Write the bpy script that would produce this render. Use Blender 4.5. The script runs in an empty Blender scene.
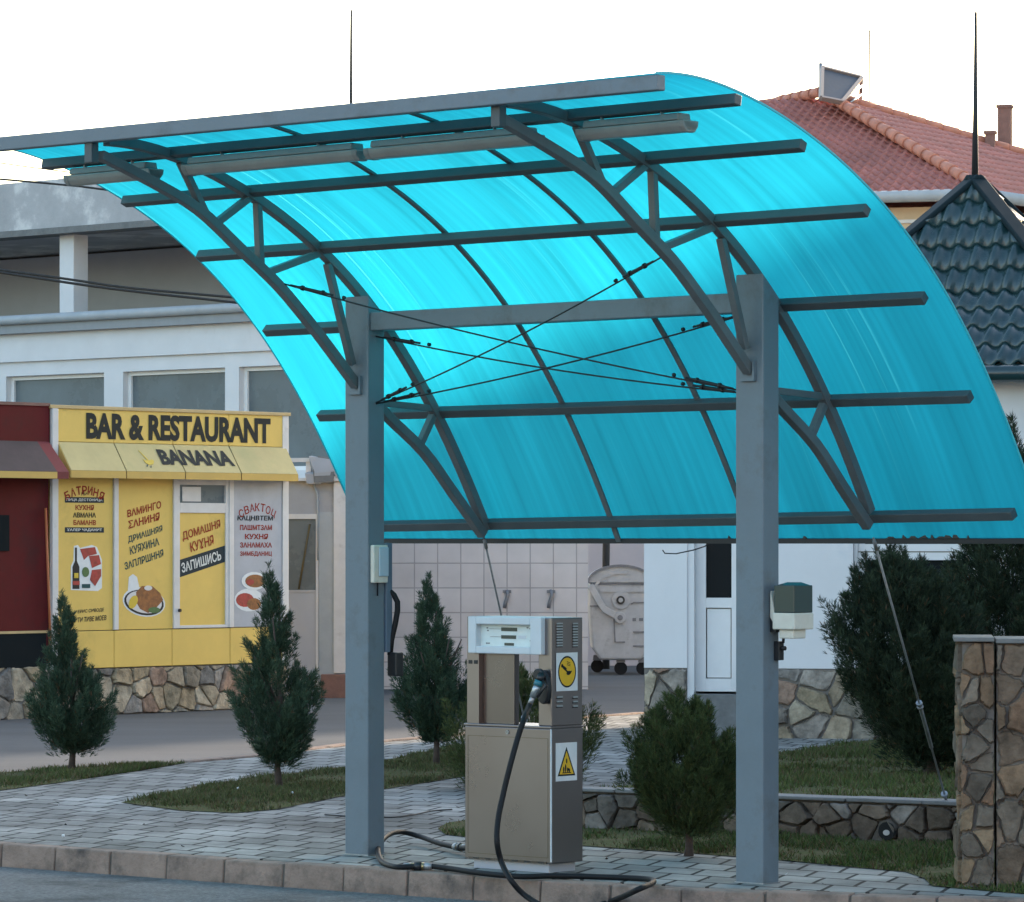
import bpy, bmesh, math, random
import numpy as np
from mathutils import Vector as V, Matrix
random.seed(7); rng = np.random.default_rng(7)
scene = bpy.context.scene
col = scene.collection
# ------------------------------------------------------------------ camera model
FPX, HOR, EYE = 4000.0, 542.0, 1.7
def G(u, v, z=0.0):
    Y = (EYE - z)*FPX/(v - HOR)
    return V(((u-512)/FPX*Y, Y, z))
def at(u, v, Y):
    return V(((u-512)/FPX*Y, Y, EYE - (v-HOR)/FPX*Y))
cd = bpy.data.cameras.new('camera'); cam = bpy.data.objects.new('camera', cd); col.objects.link(cam)
cam.location = (0, 0, EYE); cam.rotation_euler = (math.radians(90), 0, 0)
cd.sensor_width = 36; cd.lens = FPX/1024*36; cd.shift_y = (HOR-451)/1024
cd.clip_start = 0.5; cd.clip_end = 3000
scene.camera = cam
# ------------------------------------------------------------------ materials
MATS = {}
def principled(name, color, rough=.7, metal=0., noise=0., nscale=8., bump=0., bscale=40., spec=.5, attr=None, stretch=None,
               dirt=None, coat=0.):
    m = bpy.data.materials.new(name); m.use_nodes = True; MATS[name] = m
    nt = m.node_tree; N = nt.nodes; L = nt.links; bs = N['Principled BSDF']
    bs.inputs['Roughness'].default_value = rough; bs.inputs['Metallic'].default_value = metal
    bs.inputs['Specular IOR Level'].default_value = spec
    bs.inputs['Coat Weight'].default_value = coat
    tc = N.new('ShaderNodeTexCoord'); co = tc.outputs['Object']
    if stretch:
        mp = N.new('ShaderNodeMapping'); mp.inputs['Scale'].default_value = stretch
        L.new(co, mp.inputs['Vector']); co = mp.outputs['Vector']
    src = None
    if attr:
        a = N.new('ShaderNodeVertexColor'); a.layer_name = attr; src = a.outputs['Color']
    if noise:
        n = N.new('ShaderNodeTexNoise'); n.inputs['Scale'].default_value = nscale; n.inputs['Detail'].default_value = 8
        n.inputs['Roughness'].default_value = .65
        L.new(co, n.inputs['Vector'])
        mr = N.new('ShaderNodeMapRange'); mr.inputs['From Min'].default_value = .3; mr.inputs['From Max'].default_value = .7
        mr.inputs['To Min'].default_value = 1-noise; mr.inputs['To Max'].default_value = 1+noise
        L.new(n.outputs['Fac'], mr.inputs['Value'])
        mx = N.new('ShaderNodeVectorMath'); mx.operation = 'MULTIPLY'
        if src: L.new(src, mx.inputs[0])
        else: mx.inputs[0].default_value = color
        cb = N.new('ShaderNodeCombineXYZ')
        for i in range(3): L.new(mr.outputs[0], cb.inputs[i])
        L.new(cb.outputs[0], mx.inputs[1]); src = mx.outputs[0]
        rr = N.new('ShaderNodeMapRange'); rr.inputs['To Min'].default_value = max(.05, rough-.12); rr.inputs['To Max'].default_value = min(1, rough+.12)
        L.new(n.outputs['Fac'], rr.inputs['Value']); L.new(rr.outputs[0], bs.inputs['Roughness'])
    if dirt:   # blotches of another colour
        dc, dscale, lo, hi = dirt
        n2 = N.new('ShaderNodeTexNoise'); n2.inputs['Scale'].default_value = dscale; n2.inputs['Detail'].default_value = 9
        n2.inputs['Roughness'].default_value = .7
        L.new(tc.outputs['Object'], n2.inputs['Vector'])
        m2 = N.new('ShaderNodeMapRange'); m2.inputs['From Min'].default_value = lo; m2.inputs['From Max'].default_value = hi
        L.new(n2.outputs['Fac'], m2.inputs['Value'])
        mi = N.new('ShaderNodeMix'); mi.data_type = 'RGBA'
        L.new(m2.outputs[0], mi.inputs['Factor'])
        if src: L.new(src, mi.inputs['A'])
        else: mi.inputs['A'].default_value = (*color, 1)
        mi.inputs['B'].default_value = (*dc, 1); src = mi.outputs['Result']
    if src: L.new(src, bs.inputs['Base Color'])
    else: bs.inputs['Base Color'].default_value = (*color, 1)
    if bump:
        n3 = N.new('ShaderNodeTexNoise'); n3.inputs['Scale'].default_value = bscale; n3.inputs['Detail'].default_value = 6
        L.new(co, n3.inputs['Vector'])
        b = N.new('ShaderNodeBump'); b.inputs['Strength'].default_value = bump; b.inputs['Distance'].default_value = .02
        L.new(n3.outputs['Fac'], b.inputs['Height']); L.new(b.outputs[0], bs.inputs['Normal'])
    return m
P = principled
P('steel_paint', (.135,.175,.205), .5, noise=.10, nscale=3, bump=.05, bscale=60, dirt=((.10,.11,.115),3.,.52,.72))
P('purlin_paint', (.062,.08,.088), .5, noise=.15, nscale=5, bump=.05, bscale=60)
P('truss_paint', (.105,.122,.13), .42, noise=.15, nscale=5, bump=.05, bscale=60)
P('cable', (.02,.022,.025), .5, metal=.3)
P('edge_cyan', (.03,.42,.5), .4)
P('collector_frame', (.22,.17,.15), .5)
P('collector_glass', (.085,.095,.115), .6, noise=.1, spec=.1)
P('zinc', (.35,.36,.37), .45, metal=.8, noise=.2, nscale=20)
P('lamp_housing', (.24,.26,.26), .5, noise=.1, nscale=10)
P('lamp_cover', (.27,.29,.285), .35, noise=.15, nscale=6)
P('stainless', (.27,.245,.245), .30, metal=1., noise=.03, nscale=.9)
P('stainless_dark', (.20,.185,.185), .26, metal=1., noise=.03, nscale=.9)
P('display_frame', (.55,.60,.63), .4, noise=.05, nscale=6)
P('display_board', (.62,.70,.68), .5, noise=.08, nscale=14)
P('lcd', (.045,.06,.052), .25)
P('black_rubber', (.009,.0095,.011), .6, noise=.25, nscale=12, spec=.25)
P('black_plastic', (.012,.013,.016), .4)
P('nozzle_teal', (.03,.16,.20), .4)
P('sticker_white', (.68,.70,.70), .5, noise=.06, nscale=20)
P('sticker_yellow', (.72,.42,.015), .5, noise=.08, nscale=30)
P('vent_dark', (.02,.02,.02), .6)
P('vent_light', (.42,.46,.48), .35, metal=.7)
P('brass', (.42,.33,.18), .35, metal=1.)
P('box_cream', (.60,.58,.50), .5, noise=.08, nscale=15, dirt=((.35,.28,.2),9,.58,.8))
P('box_cover_blue', (.38,.48,.55), .35)
P('glass_green', (.035,.06,.055), .15, spec=.6)
P('blue_paint', (.10,.14,.19), .5, noise=.1)
P('kiosk_yellow', (.70,.47,.105), .55, noise=.07, nscale=2.5, bump=.02, bscale=20, dirt=((.42,.30,.07),1.8,.58,.85))
P('awning_yellow', (.50,.41,.19), .75, noise=.10, nscale=3, bump=.06, bscale=14, dirt=((.38,.35,.16),2.5,.5,.8))
P('awning_valance', (.58,.38,.10), .75, noise=.08, nscale=4)
P('trim_white', (.62,.60,.58), .55, noise=.08, nscale=5, dirt=((.35,.32,.29),4,.6,.85))
P('trim_tan', (.50,.36,.17), .6, noise=.1)
P('seam_dark', (.12,.09,.04), .8)
P('letter_dark', (.018,.024,.026), .6, spec=.15)
P('letter_red', (.30,.035,.02), .6, spec=.15)
P('letter_teal', (.02,.07,.075), .6, spec=.15)
P('letter_white', (.66,.66,.62), .6, spec=.15)
P('strip_dark', (.02,.035,.045), .55, spec=.15)
P('poster_grey', (.36,.38,.42), .5, noise=.12, nscale=3)
P('food_brown', (.24,.085,.02), .6, noise=.45, nscale=22)
P('food_red', (.33,.03,.025), .6, noise=.4, nscale=22)
P('food_green', (.06,.14,.04), .6, noise=.3, nscale=20)
P('banana', (.60,.42,.03), .5)
P('bottle_dark', (.012,.014,.018), .3)
P('red_kiosk', (.10,.010,.012), .6, spec=.12, noise=.15, nscale=2.5, dirt=((.05,.018,.018),2,.5,.8))
P('red_awning', (.15,.02,.024), .75, noise=.15, nscale=4)
P('red_awning_top', (.07,.05,.05), .85, noise=.25, nscale=4)
P('glass_dark', (.012,.016,.018), .25, spec=.06)
P('window_glass', (.13,.155,.165), .28, spec=.25, noise=.2, nscale=1.2)  # blue-grey sky reflection put into the base colour, specular kept low
P('orange_stick', (.42,.12,.04), .6)
P('plaster_white', (.66,.65,.65), .85, noise=.05, nscale=2.2, bump=.08, bscale=120, dirt=((.50,.48,.46),1.3,.58,.85))
P('plaster_blue', (.74,.72,.71), .85, noise=.045, nscale=1.6, bump=.06, bscale=70, dirt=((.50,.54,.60),1.1,.58,.85))
P('frame_white', (.76,.75,.74), .4, noise=.03, nscale=8)
P('concrete', (.42,.41,.41), .9, noise=.18, nscale=1.8, bump=.15, bscale=30, dirt=((.62,.60,.58),.9,.52,.60))
P('concrete_plain', (.43,.43,.45), .9, noise=.10, nscale=.6, bump=.06, bscale=30)
P('fascia_grey', (.27,.285,.30), .6, noise=.08)
P('gutter_grey', (.36,.39,.41), .5, noise=.1, nscale=4)
P('annex_grey', (.36,.36,.37), .85, noise=.1, nscale=2.5, dirt=((.22,.22,.22),2.5,.55,.8))
P('lavender', (.52,.48,.49), .85, noise=.06, nscale=2)
P('dumpster', (.46,.46,.46), .5, metal=.25, noise=.14, nscale=4, dirt=((.24,.22,.21),5,.55,.8))
P('dumpster_dark', (.20,.20,.21), .5, metal=.4, noise=.2)
P('house_cream', (.55,.42,.28), .9, noise=.08, nscale=1)
P('bounce_plaster', (.46,.41,.39), .9, noise=.08, nscale=1.5)
P('roof_red', (.36,.135,.11), .7, noise=.25, nscale=1.7, bump=.1, bscale=20)
P('ridge_red', (.50,.20,.13), .7, noise=.2, nscale=6)
P('roof_navy', (.017,.048,.054), .26, noise=.12, nscale=3, spec=.6)
P('roof_cap', (.010,.022,.026), .65, noise=.1, spec=.15)
P('chimney', (.22,.12,.095), .9, noise=.2, nscale=6, bump=.2)
P('bark', (.07,.05,.04), .95, noise=.3, nscale=25, bump=.5, bscale=40)
P('foliage', (.05,.09,.04), .8, attr='col', spec=.25)
P('grassblade', (.07,.10,.03), .8, attr='col', spec=.2)
P('soil', (.095,.08,.045), .97, noise=.45, nscale=14, bump=.6, bscale=40, dirt=((.06,.075,.025),6,.35,.6), spec=.05)
P('stone', (.3,.3,.3), .92, attr='col', noise=.5, nscale=9, bump=.9, bscale=22, dirt=((.10,.085,.065),7,.60,.85), spec=.15)
P('mortar', (.19,.17,.15), .95, noise=.2, nscale=12, bump=.3)
P('mortar_dark', (.11,.097,.083), .95, noise=.3, nscale=12, bump=.3)
P('coping', (.17,.17,.165), .9, noise=.2, nscale=8, bump=.3)
P('kerb', (.28,.21,.17), .9, spec=.1, noise=.22, nscale=7, bump=.35, bscale=60, dirt=((.10,.085,.075),4.5,.48,.70))
P('asphalt', (.19,.19,.185), .9, noise=.45, nscale=45, bump=.8, bscale=120, dirt=((.085,.083,.08),1.6,.5,.72), spec=.08)
P('asphalt_rear', (.10,.105,.11), .95, spec=.1, noise=.16, nscale=.7, bump=.3, bscale=60, stretch=(.5,1,1))
P('ground', (.12,.115,.11), .95, noise=.2, nscale=.3)
P('debris', (.06,.055,.05), .9)
P('debris_white', (.75,.75,.75), .8)
P('wire', (.02,.02,.02), .7)
P('far_block', (.40,.38,.36), .9, noise=.1, nscale=.6)

def tile_wall_mat():
    m = bpy.data.materials.new('wall_tiles'); m.use_nodes = True; MATS['wall_tiles'] = m
    N = m.node_tree.nodes; L = m.node_tree.links; bs = N['Principled BSDF']; bs.inputs['Roughness'].default_value = .45
    tc = N.new('ShaderNodeTexCoord'); sp = N.new('ShaderNodeSeparateXYZ'); cb = N.new('ShaderNodeCombineXYZ')
    L.new(tc.outputs['Object'], sp.inputs[0]); L.new(sp.outputs[0], cb.inputs[0]); L.new(sp.outputs[2], cb.inputs[1])
    br = N.new('ShaderNodeTexBrick'); br.offset = 0; br.squash = 1
    L.new(cb.outputs[0], br.inputs['Vector'])
    br.inputs['Scale'].default_value = 1
    br.inputs['Brick Width'].default_value = .272; br.inputs['Row Height'].default_value = .29
    br.inputs['Mortar Size'].default_value = .008; br.inputs['Mortar Smooth'].default_value = .2
    br.inputs['Color1'].default_value = (.60,.535,.50,1); br.inputs['Color2'].default_value = (.555,.49,.46,1)
    br.inputs['Mortar'].default_value = (.36,.32,.30,1)
    n = N.new('ShaderNodeTexNoise'); n.inputs['Scale'].default_value = 2.5; n.inputs['Detail'].default_value = 6
    L.new(tc.outputs['Object'], n.inputs['Vector'])
    mi = N.new('ShaderNodeMix'); mi.data_type = 'RGBA'; mi.blend_type = 'MULTIPLY'; mi.inputs['Factor'].default_value = .35
    L.new(br.outputs['Color'], mi.inputs['A']); L.new(n.outputs['Color'], mi.inputs['B']); 
    mr = N.new('ShaderNodeMapRange'); mr.inputs['To Min'].default_value = .75; mr.inputs['To Max'].default_value = 1.2
    L.new(n.outputs['Fac'], mr.inputs['Value']); vm = N.new('ShaderNodeVectorMath'); vm.operation = 'SCALE'
    L.new(br.outputs['Color'], vm.inputs[0]); L.new(mr.outputs[0], vm.inputs['Scale'])
    L.new(vm.outputs[0], bs.inputs['Base Color'])
    b = N.new('ShaderNodeBump'); b.inputs['Strength'].default_value = .4; b.inputs['Distance'].default_value = .01; b.invert = True
    L.new(br.outputs['Fac'], b.inputs['Height']); L.new(b.outputs[0], bs.inputs['Normal'])
tile_wall_mat()
TH = math.radians(41.66)
def paver_mat():
    m = bpy.data.materials.new('pavers'); m.use_nodes = True; MATS['pavers'] = m
    N = m.node_tree.nodes; L = m.node_tree.links; bs = N['Principled BSDF']; bs.inputs['Roughness'].default_value = .9; bs.inputs['Specular IOR Level'].default_value = .08
    tc = N.new('ShaderNodeTexCoord'); mp = N.new('ShaderNodeMapping'); mp.inputs['Rotation'].default_value = (0,0,TH)
    L.new(tc.outputs['Object'], mp.inputs['Vector'])
    spx = N.new('ShaderNodeSeparateXYZ'); L.new(mp.outputs[0], spx.inputs[0]); shx = N.new('ShaderNodeMath'); shx.operation = 'MULTIPLY_ADD'; L.new(spx.outputs[1], shx.inputs[0]); shx.inputs[1].default_value = .5; L.new(spx.outputs[0], shx.inputs[2])
    shc = N.new('ShaderNodeCombineXYZ'); L.new(shx.outputs[0], shc.inputs[0]); L.new(spx.outputs[1], shc.inputs[1])
    nd = N.new('ShaderNodeTexNoise'); nd.inputs['Scale'].default_value = 1.1; nd.inputs['Detail'].default_value = 3
    L.new(mp.outputs[0], nd.inputs['Vector'])
    sub = N.new('ShaderNodeVectorMath'); sub.operation = 'SCALE'; sub.inputs['Scale'].default_value = .05
    L.new(nd.outputs['Color'], sub.inputs[0])
    add = N.new('ShaderNodeVectorMath'); L.new(shc.outputs[0], add.inputs[0]); L.new(sub.outputs[0], add.inputs[1])
    br = N.new('ShaderNodeTexBrick'); br.offset = .5
    L.new(add.outputs[0], br.inputs['Vector']); br.inputs['Scale'].default_value = 1
    br.inputs['Brick Width'].default_value = .26; br.inputs['Row Height'].default_value = .30
    br.inputs['Mortar Size'].default_value = .014; br.inputs['Mortar Smooth'].default_value = .3
    br.inputs['Color1'].default_value = (.345,.34,.315,1); br.inputs['Color2'].default_value = (.205,.205,.19,1)
    br.inputs['Mortar'].default_value = (.045,.045,.043,1); br.inputs['Bias'].default_value = -.1
    n = N.new('ShaderNodeTexNoise'); n.inputs['Scale'].default_value = 1.3; n.inputs['Detail'].default_value = 9; n.inputs['Roughness'].default_value = .7
    L.new(tc.outputs['Object'], n.inputs['Vector'])
    mr = N.new('ShaderNodeMapRange'); mr.inputs['From Min'].default_value = .3; mr.inputs['From Max'].default_value = .7
    mr.inputs['To Min'].default_value = .50; mr.inputs['To Max'].default_value = 1.22
    L.new(n.outputs['Fac'], mr.inputs['Value'])
    n2 = N.new('ShaderNodeTexNoise'); n2.inputs['Scale'].default_value = 45; n2.inputs['Detail'].default_value = 4
    L.new(tc.outputs['Object'], n2.inputs['Vector'])
    mr2 = N.new('ShaderNodeMapRange'); mr2.inputs['To Min'].default_value = .8; mr2.inputs['To Max'].default_value = 1.2
    L.new(n2.outputs['Fac'], mr2.inputs['Value'])
    mu0 = N.new('ShaderNodeMath'); mu0.operation = 'MULTIPLY'; L.new(mr.outputs[0], mu0.inputs[0]); L.new(mr2.outputs[0], mu0.inputs[1])
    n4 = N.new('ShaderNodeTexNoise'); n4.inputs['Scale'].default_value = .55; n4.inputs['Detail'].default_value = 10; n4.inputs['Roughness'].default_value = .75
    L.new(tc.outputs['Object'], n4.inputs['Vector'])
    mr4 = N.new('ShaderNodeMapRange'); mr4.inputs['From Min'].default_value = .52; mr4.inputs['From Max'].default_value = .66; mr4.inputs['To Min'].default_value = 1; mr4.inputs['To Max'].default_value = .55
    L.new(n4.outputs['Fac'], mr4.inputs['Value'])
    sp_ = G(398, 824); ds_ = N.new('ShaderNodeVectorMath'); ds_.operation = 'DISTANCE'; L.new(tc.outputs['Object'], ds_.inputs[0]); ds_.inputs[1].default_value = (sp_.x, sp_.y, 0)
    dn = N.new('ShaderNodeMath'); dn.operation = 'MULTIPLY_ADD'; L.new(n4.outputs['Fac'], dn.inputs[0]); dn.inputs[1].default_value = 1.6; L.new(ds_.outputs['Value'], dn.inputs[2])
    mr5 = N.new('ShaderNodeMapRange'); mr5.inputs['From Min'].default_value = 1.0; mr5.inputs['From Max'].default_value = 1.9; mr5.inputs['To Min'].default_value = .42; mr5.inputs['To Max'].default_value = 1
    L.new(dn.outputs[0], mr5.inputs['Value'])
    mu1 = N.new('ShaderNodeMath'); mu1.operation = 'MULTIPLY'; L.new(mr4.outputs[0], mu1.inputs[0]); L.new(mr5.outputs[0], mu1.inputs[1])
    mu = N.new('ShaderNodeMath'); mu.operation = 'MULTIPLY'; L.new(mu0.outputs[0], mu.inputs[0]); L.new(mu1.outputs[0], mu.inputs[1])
    vm = N.new('ShaderNodeVectorMath'); vm.operation = 'SCALE'
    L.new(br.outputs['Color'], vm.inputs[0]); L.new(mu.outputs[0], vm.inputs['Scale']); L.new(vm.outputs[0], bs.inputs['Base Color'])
    b = N.new('ShaderNodeBump'); b.inputs['Strength'].default_value = .7; b.inputs['Distance'].default_value = .012; b.invert = True
    ad = N.new('ShaderNodeMath'); ad.operation = 'MULTIPLY_ADD'; L.new(n.outputs['Fac'], ad.inputs[0]); ad.inputs[1].default_value = -.8
    L.new(br.outputs['Fac'], ad.inputs[2])
    L.new(ad.outputs[0], b.inputs['Height']); L.new(b.outputs[0], bs.inputs['Normal'])
paver_mat()
def sheet_mat():
    m = bpy.data.materials.new('polycarbonate'); m.use_nodes = True; MATS['polycarbonate'] = m
    N = m.node_tree.nodes; L = m.node_tree.links
    for n in list(N):
        if n.type != 'OUTPUT_MATERIAL': N.remove(n)
    out = [n for n in N if n.type == 'OUTPUT_MATERIAL'][0]
    uv = N.new('ShaderNodeUVMap'); uv.uv_map = 'UVMap'
    def noise(sx, sy, scale=1., detail=4., off=0.):
        mp = N.new('ShaderNodeMapping'); mp.inputs['Scale'].default_value = (sx, sy, 1); mp.inputs['Location'].default_value = (off, off*.7, 0)
        L.new(uv.outputs[0], mp.inputs['Vector'])
        n = N.new('ShaderNodeTexNoise'); n.inputs['Scale'].default_value = scale; n.inputs['Detail'].default_value = detail
        L.new(mp.outputs[0], n.inputs['Vector']); return n.outputs['Fac']
    def rng_(sock, a, b, c, d):
        r = N.new('ShaderNodeMapRange'); r.inputs['From Min'].default_value = a; r.inputs['From Max'].default_value = b
        r.inputs['To Min'].default_value = c; r.inputs['To Max'].default_value = d
        L.new(sock, r.inputs['Value']); return r.outputs[0]
    def math_(op, a, b):
        q = N.new('ShaderNodeMath'); q.operation = op
        for i, s in enumerate((a, b)):
            if isinstance(s, (int, float)): q.inputs[i].default_value = s
            else: L.new(s, q.inputs[i])
        return q.outputs[0]
    fine = rng_(noise(26, .35, 1, 3), .3, .7, .87, 1.12)
    broad = rng_(noise(3.2, .5, 1, 6, 3.), .3, .7, .84, 1.12)
    scr = rng_(noise(38, .16, 1, 2, 9.), .63, .72, 0, 1)
    scr2 = rng_(noise(1.3, .3, 1, 3, 17.), .5, .6, 0, 1)
    scr = math_('MULTIPLY', scr, scr2)
    grime = rng_(noise(5., .35, 1, 6, 23.), .5, .8, 1., .88)
    k = math_('MULTIPLY', math_('MULTIPLY', fine, broad), grime)
    mi = N.new('ShaderNodeMix'); mi.data_type = 'RGBA'
    mi.inputs['A'].default_value = (.010, .265, .375, 1); mi.inputs['B'].default_value = (.07, .52, .60, 1)
    L.new(math_('MULTIPLY', scr, .65), mi.inputs['Factor'])
    vm = N.new('ShaderNodeVectorMath'); vm.operation = 'SCALE'; L.new(mi.outputs['Result'], vm.inputs[0]); L.new(k, vm.inputs['Scale'])
    tr = N.new('ShaderNodeBsdfTranslucent'); L.new(vm.outputs[0], tr.inputs['Color'])
    df = N.new('ShaderNodeBsdfDiffuse'); df.inputs['Color'].default_value = (.004, .20, .27, 1)
    ad = N.new('ShaderNodeMixShader'); ad.inputs[0].default_value = .18
    L.new(tr.outputs[0], ad.inputs[1]); L.new(df.outputs[0], ad.inputs[2])
    gl = N.new('ShaderNodeBsdfGlossy'); gl.inputs['Roughness'].default_value = .3
    mx = N.new('ShaderNodeMixShader'); mx.inputs[0].default_value = .03; L.new(ad.outputs[0], mx.inputs[1]); L.new(gl.outputs[0], mx.inputs[2])
    L.new(mx.outputs[0], out.inputs['Surface'])
sheet_mat()
# ------------------------------------------------------------------ mesh builder
class MB:
    def __init__(s): s.v=[]; s.f=[]; s.mi=[]; s.mats=[]; s.cur=0; s.cols=None; s.smooth=[]; s.sm=False; s.uv=None
    def m(s, name):
        if name not in s.mats: s.mats.append(name)
        s.cur = s.mats.index(name); return s
    def face(s, idx): s.f.append(tuple(idx)); s.mi.append(s.cur); s.smooth.append(s.sm)
    def add(s, vs, fs):
        o = len(s.v); s.v += [tuple(p) for p in vs]
        for f in fs: s.face([i+o for i in f])
    def hexa(s, p):   # 8 points: bottom 4 ccw, top 4
        s.add(p, [(0,3,2,1),(4,5,6,7),(0,1,5,4),(1,2,6,5),(2,3,7,6),(3,0,4,7)])
    def beam(s, a, b, w, h, up=V((0,0,1))):
        a=V(a); b=V(b); d=(b-a).normalized(); x=d.cross(up)
        if x.length<1e-4: x=d.cross(V((1,0,0)))
        x.normalize(); y=x.cross(d).normalized()
        x*=w/2; y*=h/2
        s.hexa([a-x-y, a+x-y, b+x-y, b-x-y, a-x+y, a+x+y, b+x+y, b-x+y])
    def sweep(s, pts, w, h, nrm):
        """rectangular section along pts; nrm = fixed side direction (width)"""
        pts=[V(p) for p in pts]; n=len(pts); o=len(s.v); x=V(nrm).normalized()*w/2
        for i,p in enumerate(pts):
            d=(pts[min(i+1,n-1)]-pts[max(i-1,0)]).normalized(); y=V(nrm).cross(d).normalized()*h/2
            s.v += [tuple(p-x-y),tuple(p+x-y),tuple(p+x+y),tuple(p-x+y)]
        for i in range(n-1):
            for k in range(4):
                s.face((o+4*i+k, o+4*i+(k+1)%4, o+4*i+4+(k+1)%4, o+4*i+4+k))
        s.face((o+3,o+2,o+1,o)); e=o+4*(n-1); s.face((e,e+1,e+2,e+3))
    def tube(s, pts, r, seg=8, cap=True):
        pts=[V(p) for p in pts]; n=len(pts); o=len(s.v); rr=r if isinstance(r,(list,tuple)) else [r]*n
        d0=(pts[1]-pts[0]).normalized(); x=d0.orthogonal().normalized()
        old=s.sm; s.sm=True
        for i,p in enumerate(pts):
            d=(pts[min(i+1,n-1)]-pts[max(i-1,0)]).normalized()
            x=(x-d*x.dot(d)).normalized(); y=d.cross(x)
            for k in range(seg):
                a=2*math.pi*k/seg; s.v.append(tuple(p+(x*math.cos(a)+y*math.sin(a))*rr[i]))
        for i in range(n-1):
            for k in range(seg):
                s.face((o+seg*i+k,o+seg*i+(k+1)%seg,o+seg*(i+1)+(k+1)%seg,o+seg*(i+1)+k))
        s.sm=False
        if cap:
            s.face([o+k for k in range(seg)][::-1]); e=o+seg*(n-1); s.face([e+k for k in range(seg)])
        s.sm=old
    def prism(s, poly, ext):
        n=len(poly); ext=V(ext); o=len(s.v)
        s.v += [tuple(V(p)) for p in poly]+[tuple(V(p)+ext) for p in poly]
        s.face(list(range(o,o+n))[::-1]); s.face(range(o+n,o+2*n))
        for i in range(n): s.face((o+i,o+(i+1)%n,o+n+(i+1)%n,o+n+i))
    def poly(s, pts):
        o=len(s.v); s.v += [tuple(p) for p in pts]; s.face(range(o,o+len(pts)))
    def build(s, name, parent=None, mat=None, bevel=0, origin=None, fixn=True):
        me=bpy.data.meshes.new(name)
        if mat and not s.mats: s.mats=[mat]
        off=V((0,0,0))
        ob=bpy.data.objects.new(name, me); col.objects.link(ob)
        root=parent
        while root is not None and root.parent is not None: root=root.parent
        if root is not None: off=V(root.location)
        elif origin is not None: off=V(origin); ob.location=off
        vs=np.array(s.v,dtype=float)-np.array(off)
        me.from_pydata(vs.tolist(), [], s.f)
        for mn in s.mats: me.materials.append(MATS[mn])
        me.polygons.foreach_set('material_index', s.mi); me.polygons.foreach_set('use_smooth', s.smooth)
        if s.cols is not None:
            ca=me.color_attributes.new('col','FLOAT_COLOR','POINT')
            c=np.ones((len(s.v),4)); c[:,:3]=np.array(s.cols); ca.data.foreach_set('color', c.ravel())
        if s.uv is not None:
            ul=me.uv_layers.new(name='UVMap'); vi=np.zeros(len(me.loops),dtype=int); me.loops.foreach_get('vertex_index',vi)
            ul.data.foreach_set('uv', np.array(s.uv)[vi].ravel())
        if fixn:
            bm=bmesh.new(); bm.from_mesh(me); bmesh.ops.recalc_face_normals(bm, faces=bm.faces); bm.to_mesh(me); bm.free()
        me.update()
        if parent is not None: ob.parent=parent
        if bevel:
            b=ob.modifiers.new('bevel','BEVEL'); b.width=bevel; b.segments=2; b.limit_method='ANGLE'
        return ob
def thing(name, label, cat, loc, group=None):
    o=bpy.data.objects.new(name,None); col.objects.link(o); o.location=loc; o.empty_display_size=.1
    o['label']=label; o['category']=cat; o['kind']='thing'
    if group: o['group']=group
    return o
def tag(o,label,cat,group=None,kind='thing'):
    o['label']=label; o['category']=cat; o['kind']=kind
    if group: o['group']=group
    return o
class Fr:
    def __init__(s,o,ex,ey,ez=V((0,0,1))): s.o=V(o); s.x=V(ex).normalized(); s.y=V(ey).normalized(); s.z=V(ez).normalized()
    def p(s,x,y,z): return s.o+s.x*x+s.y*y+s.z*z
    def box(s,mb,x0,x1,y0,y1,z0,z1):
        P_=s.p; mb.hexa([P_(x0,y0,z0),P_(x1,y0,z0),P_(x1,y1,z0),P_(x0,y1,z0),P_(x0,y0,z1),P_(x1,y0,z1),P_(x1,y1,z1),P_(x0,y1,z1)])
    def px(s,u,v,y=0.):
        """pixel ray hits the plane y=const of this frame -> (x,z)"""
        e=V((0,0,EYE)); d=V(((u-512)/FPX,1,-(v-HOR)/FPX)); o=s.p(0,y,0)
        t=(o-e).dot(s.y)/d.dot(s.y); q=e+d*t-o
        return q.dot(s.x), q.dot(s.z)
    def disc(s,mb,cx,cz,rx,rz,y0,y1,seg=24,rot=0):
        pts=[]
        for k in range(seg):
            a=2*math.pi*k/seg; dx=rx*math.cos(a); dz=rz*math.sin(a)
            pts.append(s.p(cx+dx*math.cos(rot)-dz*math.sin(rot), y0, cz+dx*math.sin(rot)+dz*math.cos(rot)))
        mb.prism(pts, s.y*(y1-y0))
    def shape(s,mb,pts2,y0,y1): mb.prism([s.p(x,y0,z) for x,z in pts2], s.y*(y1-y0))
# ------------------------------------------------------------------ lettering
_tc={}
def text_geo(t, bold):
    k=(t,bold)
    if k in _tc: return _tc[k]
    c=bpy.data.curves.new('lettering','FONT'); c.body=t; c.size=1; c.offset=bold; c.resolution_u=3
    o=bpy.data.objects.new('lettering',c); col.objects.link(o)
    bpy.context.view_layer.update()
    me=bpy.data.meshes.new_from_object(o.evaluated_get(bpy.context.evaluated_depsgraph_get()))
    vs=np.array([v.co[:2] for v in me.vertices]); fs=[tuple(p.vertices) for p in me.polygons]
    bpy.data.objects.remove(o); bpy.data.curves.remove(c); bpy.data.meshes.remove(me)
    vs=vs-vs.min(0); wh=vs.max(0); _tc[k]=(vs,fs,wh); return _tc[k]
def text(mb, fr, t, cx, cz, w, h, y, mat, rot=0., bold=.018, shear=0.):
    vs,fs,wh=text_geo(t,bold); mb.m(mat)
    q=(vs-wh/2)/wh*np.array([w,h]); q[:,0]+=shear*q[:,1]
    c,s_=math.cos(rot),math.sin(rot)
    mb.add([fr.p(cx+a*c-b*s_, y, cz+a*s_+b*c) for a,b in q], fs)
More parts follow.
